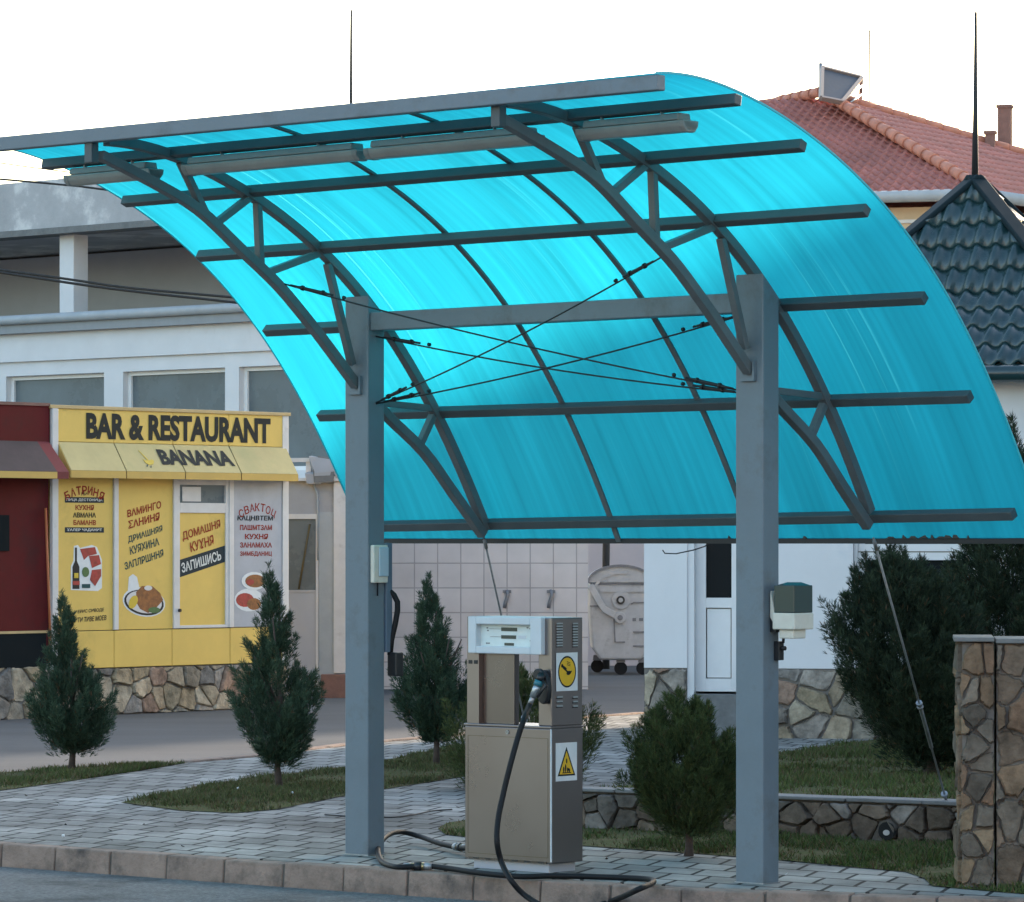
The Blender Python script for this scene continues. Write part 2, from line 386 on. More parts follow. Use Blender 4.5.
def arc_text(mb, fr, t, cx, cz, w, h, rise, y, mat, bold=.018):
    n=len(t)
    for i,ch in enumerate(t):
        f=(i+.5)/n*2-1
        if ch==' ': continue
        text(mb,fr,ch,cx+f*w/2,cz+rise*(1-f*f),w/n*.86,h,y,mat,rot=-f*2*rise/(w/2)*.8,bold=bold)
# ------------------------------------------------------------------ stones
def clip(poly, nx, ny, d):
    out=[]
    for i in range(len(poly)):
        a=poly[i]; b=poly[(i+1)%len(poly)]; da=a[0]*nx+a[1]*ny-d; db=b[0]*nx+b[1]*ny-d
        if da<=0: out.append(a)
        if (da<0)!=(db<0) and abs(da-db)>1e-12:
            t=da/(da-db); out.append((a[0]+(b[0]-a[0])*t,a[1]+(b[1]-a[1])*t))
    return out
def cells(w,h,size,gap,seed,asp=1.,jit=.42):
    r=random.Random(seed); nx=max(1,round(w/(size*asp))); nz=max(1,round(h/size)); S=[]
    for i in range(-1,nx+1):
        for k in range(-1,nz+1):
            S.append(((i+.5+(.5 if k%2 else 0)*.6+r.uniform(-jit,jit))*w/nx,(k+.5+r.uniform(-jit,jit))*h/nz))
    out=[]
    for i,(x,z) in enumerate(S):
        pl=[(gap/2,gap/2),(w-gap/2,gap/2),(w-gap/2,h-gap/2),(gap/2,h-gap/2)]
        if x<-size or x>w+size or z<-size or z>h+size: continue
        for j,(x2,z2) in enumerate(S):
            if j==i: continue
            dx,dz=x2-x,z2-z; l=math.hypot(dx,dz)
            if l>4*size*max(asp,1/asp)+.01: continue
            dx/=l; dz/=l
            pl=clip(pl,dx,dz,dx*(x+x2)/2+dz*(z+z2)/2-gap/2)
            if len(pl)<3: break
        if len(pl)>=3:
            ar=abs(sum(pl[q][0]*pl[(q+1)%len(pl)][1]-pl[(q+1)%len(pl)][0]*pl[q][1] for q in range(len(pl))))/2
            if ar>size*size*.04: out.append(pl)
    return out
PAL=[(.31,.245,.17),(.28,.24,.20),(.34,.27,.18),(.24,.215,.19),(.33,.22,.16),(.27,.235,.185),(.36,.30,.22)]
PAL_OCHRE=[(.185,.125,.08),(.17,.125,.09),(.21,.15,.095),(.14,.115,.09),(.18,.115,.075),(.165,.135,.105)]
PAL_DARK=[(.135,.105,.08),(.155,.12,.09),(.11,.095,.08),(.17,.13,.10),(.13,.115,.10),(.22,.195,.17)]
def stones(mb, fr, x0, x1, z0, z1, size, gap, depth, seed, pal, asp=1., y0=0., mat='stone'):
    if mb.cols is None: mb.cols=[]
    r=random.Random(seed+99); mb.m(mat)
    for pl in cells(x1-x0,z1-z0,size,gap,seed,asp):
        # round the corners
        q=[]; n=len(pl)
        for i in range(n):
            a=pl[i]; b=pl[(i+1)%n]
            for t in (.07,.3,.5,.7,.93):
                q.append((a[0]+(b[0]-a[0])*t+r.uniform(-.0065,.0065)*(size/.2),a[1]+(b[1]-a[1])*t+r.uniform(-.0065,.0065)*(size/.2)))
        cx=sum(a for a,_ in q)/len(q); cz=sum(b for _,b in q)/len(q); n=len(q)
        d=depth*r.uniform(.6,1.6); c=r.choice(pal); k=r.uniform(.75,1.2); c=tuple(min(1,x*k) for x in c)
        tx,tz=r.uniform(-.14,.14),r.uniform(-.14,.14)
        o=len(mb.v); cl=lambda x,a,b:min(max(x,a),b)
        for a,b in q: mb.v.append(tuple(fr.p(x0+a,y0,z0+b)))
        for a,b in q:
            a2=cx+(a-cx)*.97; b2=cz+(b-cz)*.97; mb.v.append(tuple(fr.p(x0+a2,y0+d*.7,z0+b2)))
        for a,b in q:
            a2=cx+(a-cx)*.86; b2=cz+(b-cz)*.86; mb.v.append(tuple(fr.p(x0+a2,y0+d+(a2-cx)*tx+(b2-cz)*tz,z0+b2)))
        for ring in range(2):
            for i in range(n): mb.face((o+ring*n+i,o+ring*n+(i+1)%n,o+(ring+1)*n+(i+1)%n,o+(ring+1)*n+i))
        mb.face([o+2*n+i for i in range(n)])
        mb.cols += [c]*(3*n)
def stone_box(mb, fr, x0,x1,y0,y1,z0,z1, mat):
    n=len(mb.v); mb.m(mat); fr.box(mb,x0,x1,y0,y1,z0,z1)
    if mb.cols is None: mb.cols=[(.2,.2,.2)]*n
    mb.cols += [(.2,.2,.2)]*(len(mb.v)-len(mb.cols))
# ------------------------------------------------------------------ foliage
def foliage(mb, base, H, z0, prof, n, leaf, seed, cdark, clight, wblade=.16, upness=.8, lean=(0,0), clump=0.):
    """sprays of needle blades through a crown volume; prof(h) -> radius (m), h 0..1"""
    r=np.random.default_rng(seed); V0=[]; F0=[]; C0=[]
    hs=np.linspace(0,1,60); rad=np.array([prof(h) for h in hs]); wts=rad**1.3+.012; cdf=np.cumsum(wts)/wts.sum()
    ph=r.uniform(0,6.28,6)
    for i in range(n):
        h=np.interp(r.random(),cdf,hs); R=prof(h); a=r.uniform(0,2*math.pi)
        bump=1+clump*(math.sin(3*a+ph[0]+9*h)*.5+math.sin(5*a+ph[1]-14*h)*.35+math.sin(8*a+23*h+ph[2])*.3)
        q=r.random()**.38; rr=R*q*bump
        p=np.array([base[0]+rr*math.cos(a)+lean[0]*h, base[1]+rr*math.sin(a)+lean[1]*h, base[2]+z0+h*(H-z0)])
        out=np.array([math.cos(a),math.sin(a),0.])
        d=out*r.uniform(.35,.95)+np.array([0,0,1])*upness*r.uniform(.5,1.3)+r.normal(0,.22,3)
        if h>.93: d=np.array([0,0,1])+r.normal(0,.18,3)
        d/=np.linalg.norm(d); s=np.cross(d,[.3,.2,1.]); s/=np.linalg.norm(s); t=np.cross(d,s)
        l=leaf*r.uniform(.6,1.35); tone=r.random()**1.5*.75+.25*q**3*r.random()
        for k in range(5):
            sp=r.uniform(-.55,.55); sp2=r.uniform(-.55,.55); dd=d+s*sp+t*sp2; dd/=np.linalg.norm(dd)
            st=p+d*l*r.uniform(-.2,.35); ll=l*r.uniform(.45,.9); w=np.cross(dd,r.normal(0,1,3)); w/=np.linalg.norm(w)+1e-9; w*=ll*wblade*.5
            o=len(V0); V0+= [st-w,st+w,st+dd*ll*.6+w*.8,st+dd*ll,st+dd*ll*.6-w*.8]; F0.append((o,o+1,o+2,o+3,o+4))
            c=np.array(cdark)*(1-tone)+np.array(clight)*tone; c=c*r.uniform(.8,1.2); C0+=[c]*5
    mb.m('foliage')
    o=len(mb.v); mb.v+= [tuple(x) for x in V0]
    for f in F0: mb.face([i+o for i in f])
    if mb.cols is None: mb.cols=[(.1,.1,.1)]*o
    mb.cols+= [tuple(x) for x in C0]
def plumes(mb, base, H, z0, prof, n, leaf, seed, cdark, clight, M=60, plen=.26, prad=.05, wblade=.10, up=1.0, lean=(0,0)):
    """a crown of many upright plumes of needle sprays, each reaching a little past or short of the outline"""
    r=np.random.default_rng(seed); V0=[]; F0=[]; C0=[]
    hs=np.linspace(0,1,60); rad=np.array([prof(h) for h in hs]); wts=rad**1.15+.012; cdf=np.cumsum(wts)/wts.sum()
    axes=[]
    for k in range(M):
        h=.0+1.0*np.interp((k+r.random())/M,cdf,hs); R=prof(h); a=r.uniform(0,2*math.pi); q=r.random()**.36*r.uniform(.85,1.12)
        tip=np.array([R*q*math.cos(a),R*q*math.sin(a),z0+h*(H-z0)]); L=plen*r.uniform(.6,1.25)*(.6+.4*(1-h))
        d=np.array([math.cos(a)*(.75-.55*h)*q,math.sin(a)*(.75-.55*h)*q,up*r.uniform(.75,1.15)]); d/=np.linalg.norm(d)
        st=tip-d*L; st[2]=max(st[2],z0*.75-.02); axes.append((st,tip,L,r.random(),prad*r.uniform(.7,1.3)*(.55+.45*(1-h))))
    axes.append((np.array([0,0,H*.72]),np.array([0,0,H]),H*.28,.5,prad*.5))
    per=n//len(axes); K=4
    nrm=lambda a: a/(np.linalg.norm(a,axis=-1,keepdims=True)+1e-9)
    VV=[]; CC=[]
    for st,tip,L,tone0,pr in axes:
        d0=nrm(tip-st); t=r.random(per)**.8; rr=pr*(1-t*.85)*r.random(per)**.5
        v=r.normal(0,1,(per,3)); v-=d0*(v@d0)[:,None]; v=nrm(v)
        c0=st+(tip-st)*t[:,None]+v*rr[:,None]; hh=(c0[:,2]-z0)/(H-z0)
        p=np.array(base)+c0+np.stack([lean[0]*hh,lean[1]*hh,0*hh],1)
        d=nrm(d0+v*r.uniform(.25,.8,(per,1))+r.normal(0,.15,(per,3)))
        l=leaf*r.uniform(.55,1.3,per)*(1-.35*t); s=nrm(np.cross(d,[.3,.2,1.])); tt=np.cross(d,s)
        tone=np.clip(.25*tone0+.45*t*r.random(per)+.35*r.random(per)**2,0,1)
        brown=r.random(per)<.03
        for k in range(K):
            dd=nrm(d+s*r.uniform(-.5,.5,(per,1))+tt*r.uniform(-.5,.5,(per,1))); q0=p+d*(l*r.uniform(-.2,.3,per))[:,None]; ll=(l*r.uniform(.4,.85,per))[:,None]
            w=nrm(np.cross(dd,r.normal(0,1,(per,3))))*ll*wblade*.5
            VV.append(np.stack([q0-w,q0+w,q0+dd*ll*.6+w*.8,q0+dd*ll,q0+dd*ll*.6-w*.8],1).reshape(-1,3))
            c=np.array(cdark)*(1-tone[:,None])+np.array(clight)*tone[:,None]; c[brown]=(.09,.06,.03)
            CC.append(np.repeat(c*r.uniform(.8,1.2,(per,1)),5,axis=0))
    VV=np.concatenate(VV); CC=np.concatenate(CC); nb=len(VV)//5
    mb.m('foliage'); o=len(mb.v); mb.v+=VV.tolist(); ix=(np.arange(nb*5)+o).reshape(-1,5).tolist()
    mb.f+=[tuple(x) for x in ix]; mb.mi+=[mb.cur]*nb; mb.smooth+=[False]*nb
    mb.cols=[(.1,.1,.1)]*o+CC.tolist()
def trunk(mb, base, h, r0, r1, forks=3, seed=0, spread=.12):
    r=random.Random(seed); mb.m('bark'); b=V(base)
    pts=[b+V((r.uniform(-.012,.012),r.uniform(-.012,.012),h*t)) for t in (-.05,.12,.35,.6,1)]
    mb.tube(pts,[r0*1.4,r0,r0*.92,r0*.8,r1],8)
    for k in range(forks):
        a=r.uniform(0,6.28); z=h*r.uniform(.35,.6); q=b+V((0,0,z))
        mb.tube([q,q+V((math.cos(a)*spread*.4,math.sin(a)*spread*.4,h*.13)),q+V((math.cos(a)*spread,math.sin(a)*spread,h*.35))],[r0*.5,r0*.42,r0*.2],6)
# ------------------------------------------------------------------ canopy frame of reference
NL, NR = G(368,856), G(763,884.5)
A = (NR-NL).normalized(); A.z=0; B = V((-A.y, A.x, 0)); UP=V((0,0,1))
SPAN=(NR-NL).length; WA, WB = .174, .13
PL = NL - A*WA/2 + B*WB/2; PR = NR - A*WA/2 + B*WB/2
CF = Fr(PL, A, B)                       # x along the purlins, y towards the low back edge
# ================================================================== SETTING
def ground_poly(name, px, z, mat, kind='structure', thick=0., zs=None):
    mb=MB().m(mat); pts=[G(u,v,z) for u,v in px]
    if thick: mb.prism([p-V((0,0,thick)) for p in pts], V((0,0,thick)))
    else: mb.poly(pts)
    o=mb.build(name, origin=V((0,20,0)) if False else None); o['kind']=kind; return o
mb=MB().m('ground'); mb.poly([V((-900,-300,-.16)),V((900,-300,-.16)),V((900,1500,-.16)),V((-900,1500,-.16))])
o=mb.build('ground'); o['kind']='structure'
# kerb line
K=[G(0,844),G(342,867),G(680,888.5),G(1024,900)]
d0=(K[0]-K[1]).normalized(); K=[K[0]+d0*14]+K+[K[3]+(K[3]-K[2]).normalized()*12]
def offs(pts,d):
    out=[]
    for i,p in enumerate(pts):
        t=(pts[min(i+1,len(pts)-1)]-pts[max(i-1,0)]).normalized(); n=V((t.y,-t.x,0)); out.append(p+n*d)
    return out
# front road
mb=MB().m('asphalt'); fro=offs(K,.02); far=[V((p.x,-30,0)) for p in fro]
pl=fro+[V((40,-30,0)),V((-40,-30,0))]
mb.poly([V((p.x,p.y,-.125)) for p in pl]); o=mb.build('road'); o['kind']='structure'
# kerb stones
mb=MB(); L_=0.
for i in range(len(K)-1):
    a,b=K[i],K[i+1]; d=(b-a); n=max(1,round(d.length/.455)); t=d.normalized(); nn=V((-t.y,t.x,0))
    for k in range(n):
        g=.006; p=a+d*(k/n)+t*g; q=a+d*((k+1)/n)-t*g
        dz=random.uniform(-.006,.004); dy=random.uniform(-.006,.006)
        mb.m('kerb'); fo=nn*dy
        mb.hexa([p+fo+V((0,0,-.17)),q+fo+V((0,0,-.17)),q+nn*.13+V((0,0,-.17)),p+nn*.13+V((0,0,-.17)),
                 p+fo+nn*.012+V((0,0,dz)),q+fo+nn*.012+V((0,0,dz)),q+nn*.13+V((0,0,dz)),p+nn*.13+V((0,0,dz))])
    mb.m('mortar_dark'); p=a+nn*.012; q=b+nn*.012
    mb.hexa([p+V((0,0,-.17)),q+V((0,0,-.17)),q+nn*.11+V((0,0,-.17)),p+nn*.11+V((0,0,-.17)),p+nn*.01+V((0,0,-.014)),q+nn*.01+V((0,0,-.014)),q+nn*.11+V((0,0,-.014)),p+nn*.11+V((0,0,-.014))])
o=mb.build('kerb',bevel=.008); o['kind']='structure'
# paved area and the asphalt yard behind it
KI=offs(K,-.135)
rear=[(-330,793),(-60,778),(60,768),(186,762.5),(250,757),(345,745),(460,735),(583,718),(640,713.5)]
REAR=[G(*p) for p in rear]+[V((9,38.6,0)),V((30,38.6,0))]
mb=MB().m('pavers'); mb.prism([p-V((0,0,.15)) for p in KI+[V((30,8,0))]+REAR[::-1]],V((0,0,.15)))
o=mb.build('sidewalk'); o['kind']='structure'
mb=MB().m('asphalt_rear'); RB=offs(REAR,0); pts=[V((p.x,p.y,-.03)) for p in REAR]+[V((60,39,-.03)),V((60,90,-.03)),V((-60,90,-.03)),V((-60,30,-.03))]
mb.poly(pts); o=mb.build('yard'); o['kind']='structure'
# low edging strip between paving and yard
mb=MB().m('kerb')
for a,b in zip(REAR[3:-3],REAR[4:-2]):
    mb.beam(V((a.x,a.y,-.02)),V((b.x,b.y,-.02)),.10,.07)
o=mb.build('edging_kerb',bevel=.01); o['kind']='structure'
# ------------------------------------------------------------------ grass beds
def in_poly(x,y,pl):
    c=False; n=len(pl)
    for i in range(n):
        x1,y1=pl[i].x,pl[i].y; x2,y2=pl[(i+1)%n].x,pl[(i+1)%n].y
        if (y1>y)!=(y2>y) and x<(x2-x1)*(y-y1)/(y2-y1)+x1: c=not c
    return c
def bed(name, pl, n, zf, seed, cg, cd_, hgt=.05, edge=.1):
    mb=MB().m('soil')
    pts=[V((p.x,p.y,zf(p.x,p.y))) for p in pl]; o=len(mb.v)
    bm=bmesh.new(); vs=[bm.verts.new(p) for p in pts]; f=bm.faces.new(vs); bmesh.ops.triangulate(bm,faces=[f],ngon_method='EAR_CLIP')
    for q in range(3): bmesh.ops.subdivide_edges(bm,edges=bm.edges[:],cuts=1,use_grid_fill=True)
    bm.verts.ensure_lookup_table(); bm.verts.index_update()
    r=random.Random(seed)
    for v in bm.verts: mb.v.append((v.co.x,v.co.y,zf(v.co.x,v.co.y)+r.uniform(0,.003)))
    mb.sm=True
    for f in bm.faces: mb.face([v.index for v in f.verts])
    mb.sm=False; bm.free()
    mb.cols=[(.1,.1,.1)]*len(mb.v); mb.m('grassblade')
    xs=[p.x for p in pl]; ys=[p.y for p in pl]; k=0; tries=0
    pa=[r.uniform(0,6.28) for _ in range(6)]
    while k<n and tries<n*12:
        tries+=1; x=r.uniform(min(xs),max(xs)); y=r.uniform(min(ys),max(ys))
        if not in_poly(x,y,pl): continue
        den=.42+.28*math.sin(2.1*x+pa[0]+.9*y)+.28*math.sin(2.7*y+pa[1]-3.6*x)+.25*math.sin(7*x+pa[2]+4*y)+.2*math.sin(13*x+pa[3]-5*y)
        if r.random()>max(.06,den): continue
        k+=1; h=.62*hgt*r.uniform(.4,1.5)*(.7+.5*max(0,den)); a=r.uniform(0,6.28); w=.0035+h*.05; lx,ly=r.gauss(0,.5)*h,r.gauss(0,.5)*h; z=zf(x,y)
        o=len(mb.v); mb.v+=[(x-w*math.cos(a),y-w*math.sin(a),z),(x+w*math.cos(a),y+w*math.sin(a),z),(x+lx,y+ly,z+h)]; mb.face((o,o+1,o+2))
        t=r.random(); dry=r.random()<(.22+.6*max(0,.6-den))
        c=(.12,.09,.045) if dry else tuple(cg[i]*t+cd_[i]*(1-t) for i in range(3)); mb.cols+=[c]*3
    o=mb.build(name,fixn=False); tag(o,None,None,kind='stuff'); del o['label']; del o['category']; return o
flat=lambda x,y:.003
bed('grass',[G(u,v) for u,v in [(-90,779),(0,773),(60,768.5),(150,764),(187,763.2),(140,771),(60,783),(0,791),(-90,803)]],13000,flat,1,(.10,.125,.035),(.045,.065,.022))
bed('grass',[G(u,v) for u,v in [(121,803),(180,790),(240,780.5),(345,767),(400,758),(452,748),(500,742),(560,750),(520,766),(463,777),(345,796),(275,810),(235,813.5),(180,811)]],26000,flat,2,(.105,.12,.04),(.05,.06,.024))
zl=lambda x,y: .225-.195*min(1,max(0,(y-23.4)/9.2))
WL,WR=G(548,826.5),G(975,845)                      # base line of the low stone wall
LOW=[G(u,v) for u,v in [(438,829),(447,823.5),(470,820),(548,825)]]+[WR]+[G(u,v) for u,v in [(1120,862),(1120,900),(1024,894.5),(959,889),(932,886.5),(924,879),(906,872.5),(778,860.5),(700,854.5),(583,846.5),(470,838),(445,835)]]
bed('grass',LOW,22000,flat,3,(.085,.12,.03),(.035,.055,.018),hgt=.045)
def Gz(u,v):
    p=G(u,v,.2)
    for _ in range(30): p=G(u,v,zl(p.x,p.y))
    return p
wn=V((WL.y-WR.y,WR.x-WL.x,0)).normalized()
wn=-wn if wn.y<0 else wn
UPL=[WL+wn*.16+V((.12,0,0)),WR+wn*.16,WR+wn*.16+V((2.2,-.9,0))]+[V((6.5,33.6,0)),Gz(1024,735),Gz(906,738),Gz(850,742),Gz(778,752.5),Gz(700,770),Gz(640,784),Gz(590,790)]
bed('grass',UPL,52000,zl,4,(.105,.13,.035),(.045,.065,.022),hgt=.055)
# ------------------------------------------------------------------ low retaining wall
RF=Fr(WL,(WR-WL),-wn); wl=(WR-WL).length
t=thing('retaining_wall','low dark rubble stone wall holding up the raised lawn','wall',WL)
mb=MB(); stone_box(mb,RF,0,wl,-.16,-.02,-.1,.215,'mortar_dark'); stones(mb,RF,0,wl,-.02,.21,.115,.009,.035,5,PAL_DARK,1.35,y0=-.02)
mb.build('rubble_face',t)
mb=MB().m('coping')
x=0.
while x<wl-.1:
    w=min(random.uniform(.35,.6),wl-x); RF.box(mb,x+.003,x+w-.003,-.18,.018+random.uniform(-.006,.006),.217,.24+random.uniform(-.004,.004)); x+=w
mb.build('coping',t,bevel=.006)
cx,cz=RF.px(888,831,.01); mb=MB().m('black_rubber'); RF.disc(mb,cx,cz,.052,.052,-.03,.03)
mb.m('dumpster'); RF.disc(mb,cx,cz-.008,.02,.016,.03,.034); mb.build('drain_pipe',t)
# ------------------------------------------------------------------ stone pillar and wall at the right edge
p0=G(960,888); p1=G(994,889.5)
SF=Fr(p0,(1,-.10,0),(-.10,-1,0))
wp=.17
t=thing('stone_pillar','tan rubble stone pillar with thin slab cap, left of the dark joint','pillar',p0)
mb=MB(); stone_box(mb,SF,.012,wp-.004,-.55,-.012,-.05,1.205,'mortar'); stones(mb,SF,0,wp,0,1.21,.15,.010,.03,14,PAL_OCHRE,.55,y0=-.012)
LF=Fr(SF.p(.012,-.012,0),-SF.y,-SF.x); stones(mb,Fr(SF.p(.012,-.55,0),SF.y,-SF.x),0,.53,0,1.21,.16,.010,.022,12,PAL_OCHRE,1.1)
mb.build('stone_face',t)
mb=MB().m('coping'); SF.box(mb,-.03,wp-.003,-.58,.035,1.211,1.232); mb.build('cap_slab',t,bevel=.004)
t=thing('stone_wall','tan rubble stone wall continuing right of the pillar out of frame','wall',SF.p(wp+.02,0,0))
mb=MB(); stone_box(mb,SF,wp+.009,2.4,-.5,-.012,-.05,1.20,'mortar'); stones(mb,SF,wp+.004,2.4,0,1.20,.20,.011,.032,18,PAL_OCHRE,.62,y0=-.012)
mb.build('stone_face',t)
mb=MB().m('coping'); SF.box(mb,wp+.004,2.4,-.53,.035,1.203,1.226); mb.build('cap_slab',t,bevel=.004)
# ================================================================== CANOPY
can=thing('canopy','blue translucent curved fuel canopy on two grey steel posts','canopy',PL)
for P_ in (PL,PR):
    f=Fr(P_,A,B)
    mb=MB().m('steel_paint'); zt=3.035
    # post with top cut slanting down to the back
    q=[f.p(-WA/2,-WB/2,-.05),f.p(WA/2,-WB/2,-.05),f.p(WA/2,WB/2,-.05),f.p(-WA/2,WB/2,-.05),f.p(-WA/2,-WB/2,zt),f.p(WA/2,-WB/2,zt),f.p(WA/2,WB/2,zt-.115),f.p(-WA/2,WB/2,zt-.115)]
    mb.hexa(q); ob=mb.build('post',can,bevel=.007)
    mb=MB().m('steel_paint'); f.box(mb,-.045,.045,-WB/2-.022,-WB/2-.001,2.50,2.515); f.box(mb,.032,.045,-WB/2-.02,-WB/2-.001,2.515,2.60); mb.build('bracket',ob)
    mb=MB().m('zinc')
    f.box(mb,-WA/2-.004,WA/2+.004,-WB/2-.004,WB/2+.004,-.01,.006); mb.build('base_plate',ob)
# chord profiles in (t,z), measured from the post axis
TOP=[(-1.97,3.738),(-1.70,3.728),(-1.40,3.69),(-1.14,3.63),(-.88,3.55),(-.65,3.435),(-.43,3.305),(-.24,3.185),(-.06,3.065),(.10,2.94),(.26,2.79),(.42,2.605),(.58,2.41),(.75,2.13),(.87,1.955),(.985,1.785)]
BOT=[(-1.94,3.665),(-1.57,3.55),(-1.25,3.43),(-.95,3.245),(-.68,3.075),(-.50,2.935),(-.33,2.79),(-.066,2.55)]
BOT2=[(.065,2.49),(.17,2.395),(.47,2.20),(.70,1.985),(.925,1.78)]
def smooth(pts,n=4):
    out=[]
    for i in range(len(pts)-1):
        p0=pts[max(i-1,0)];p1=pts[i];p2=pts[i+1];p3=pts[min(i+2,len(pts)-1)]
        for k in range(n):
            t=k/n; out.append(tuple(.5*((2*p1[j])+(-p0[j]+p2[j])*t+(2*p0[j]-5*p1[j]+4*p2[j]-p3[j])*t*t+(-p0[j]+3*p1[j]-3*p2[j]+p3[j])*t**3) for j in range(2)))
    out.append(pts[-1]); return out
cf=np.polyfit([p[0] for p in TOP],[p[1] for p in TOP],5)
ts=np.linspace(-2.0,1.035,62); TOPS=[(t,float(np.polyval(cf,t))) for t in ts]
def normal(i):
    a=TOPS[max(i-1,0)]; b=TOPS[min(i+1,len(TOPS)-1)]; dx,dz=b[0]-a[0],b[1]-a[1]; l=math.hypot(dx,dz); return (-dz/l,dx/l)
def off_prof(d): return [(TOPS[i][0]+normal(i)[0]*d,TOPS[i][1]+normal(i)[1]*d) for i in range(len(TOPS))]
for x in (0,SPAN):
    tr=bpy.data.objects.new('truss',None); col.objects.link(tr); tr.parent=can
    q=lambda t,z,dx=0:CF.p(x+dx,t,z)
    mb=MB().m('truss_paint'); mb.sweep([q(t,z) for t,z in TOPS if -1.95<t<=(.955 if x else .99)],.05,.05,A); mb.build('top_chord',tr,bevel=.004)
    mb=MB().m('truss_paint'); mb.sweep([q(t,z) for t,z in smooth(BOT)],.05,.05,A); mb.sweep([q(t,z) for t,z in smooth(BOT2 if x else BOT2[:-1]+[(.96,1.74)])],.05,.05,A); mb.build('bottom_chord',tr,bevel=.004)
    for (a,b) in [((-1.38,3.67),(-1.20,3.41)),((-.86,3.53),(-1.12,3.37)),((-.82,3.50),(-.80,3.17)),((-.36,3.25),(-.74,3.13)),((-.29,3.20),(-.10,2.66)),((.10,2.46),(.55,2.44)),((.545,2.40),(.44,2.24))]:
        mb=MB().m('truss_paint'); mb.beam(q(*a),q(*b),.036,.04,A); mb.build('web_member',tr,bevel=.003)
    ft=-2.0 if x==0 else -1.935
    mb=MB().m('purlin_paint'); mb.beam(q(ft,3.62),q(ft,3.725),.055,.05,B); mb.build('front_stub',tr,bevel=.004)
PUR=off_prof(.030); SH=off_prof(.057)
def purlin_at(z):
    for i in range(len(PUR)-1):
        if PUR[i][0]>-2.05 and (PUR[i][1]-z)*(PUR[i+1][1]-z)<=0 and PUR[i][0]>-1.75: 
            f=(PUR[i][1]-z)/(PUR[i][1]-PUR[i+1][1]); return tuple(PUR[i][j]+(PUR[i+1][j]-PUR[i][j])*f for j in range(2)),i
for z,e0,e1 in [(None,.97,1.03),(3.545,.97,.96),(3.275,.93,.94),(2.89,.95,.89),(2.42,.93,.87),(1.84,.90,.87)]:
    (t,zz),i=purlin_at(z) if z else ((-1.45,3.712),11);
    if z and z>3: t-=.05; zz+=.006
    n=normal(i); nn=B*n[0]+UP*n[1]
    mb=MB().m('purlin_paint'); dl=.05 if z==1.84 else 0
    mb.beam(CF.p(-e0,t+dl*.6,zz-dl),CF.p(SPAN+e1,t,zz),.05,.05,nn); mb.build('purlin',can,bevel=.004)
mb=MB().m('steel_paint'); mb.beam(CF.p(-1.05,-2.03,3.758),CF.p(SPAN+1.0,-1.965,3.748),.06,.07); mb.build('front_beam',can,bevel=.005)
mb=MB().m('steel_paint'); mb.beam(CF.p(WA/2+.001,0,2.895),CF.p(SPAN-WA/2-.001,0,2.895),.10,.10); mb.build('tie_beam',can,bevel=.006)
# the sheet
E0,E1=-1.04,SPAN+1.0; ne=64; S2=[p for p in SH]
S2=[(p[0],p[1]) for p in SH]; last=S2[-1]; prev=S2[-2]; dd=((last[0]-prev[0]),(last[1]-prev[1]))

mb=MB().m('polycarbonate'); mb.sm=True; mb.uv=[]; arc=[0]
for a,b in zip(S2,S2[1:]): arc.append(arc[-1]+math.hypot(b[0]-a[0],b[1]-a[1]))
for i,(t,z) in enumerate(S2):
    for k in range(ne+1):
        x=E0+(E1-E0)*k/ne; sag=.0005*math.sin(i*.9)*math.sin(k*1.3)
        mb.v.append(tuple(CF.p(x,t+sag,z+sag))); mb.uv.append((x,arc[i]))
for i in range(len(S2)-1):
    for k in range(ne):
        o=i*(ne+1)+k; mb.face((o,o+1,o+ne+2,o+ne+1))
mb.build('sheet',can)
for x in (.90,1.84):
    mb=MB().m('truss_paint'); mb.sweep([CF.p(x,t,z) for t,z in off_prof(.049)],.032,.012,A); mb.build('seam_strip',can)
mb=MB().m('cable'); mb.beam(CF.p(E0,S2[-1][0],S2[-1][1]),CF.p(E1,S2[-1][0],S2[-1][1]),.012,.03,UP); mb.build('edge_strip',can)
for x in (E0-.003,E1+.003):
    mb=MB().m('edge_cyan'); mb.sweep([CF.p(x,t,z) for t,z in S2],.005,.010,A); mb.build('side_edge_strip',can)
# leaf litter caught on the low edge, dark
mb=MB().m('debris'); r=random.Random(4)
for k in range(30):
    x=r.choice([r.gauss(1.84,.10),r.gauss(3.0,.15),r.gauss(1.9,.06)]); w=r.uniform(.006,.03); p=CF.p(x,S2[-1][0]-.012,S2[-1][1]+.012)
    mb.hexa([p+A*a_+B*b_+UP*c_ for a_,b_,c_ in [(-w,-.006,0),(w,-.006,0),(w,.006,0),(-w,.006,0),(-w*.5,-.004,r.uniform(.004,.03)),(w*.5,-.004,r.uniform(.004,.02)),(w*.5,.004,.012),(-w*.5,.004,.012)]])
mb.build('leaf_litter',can)['kind']='stuff'
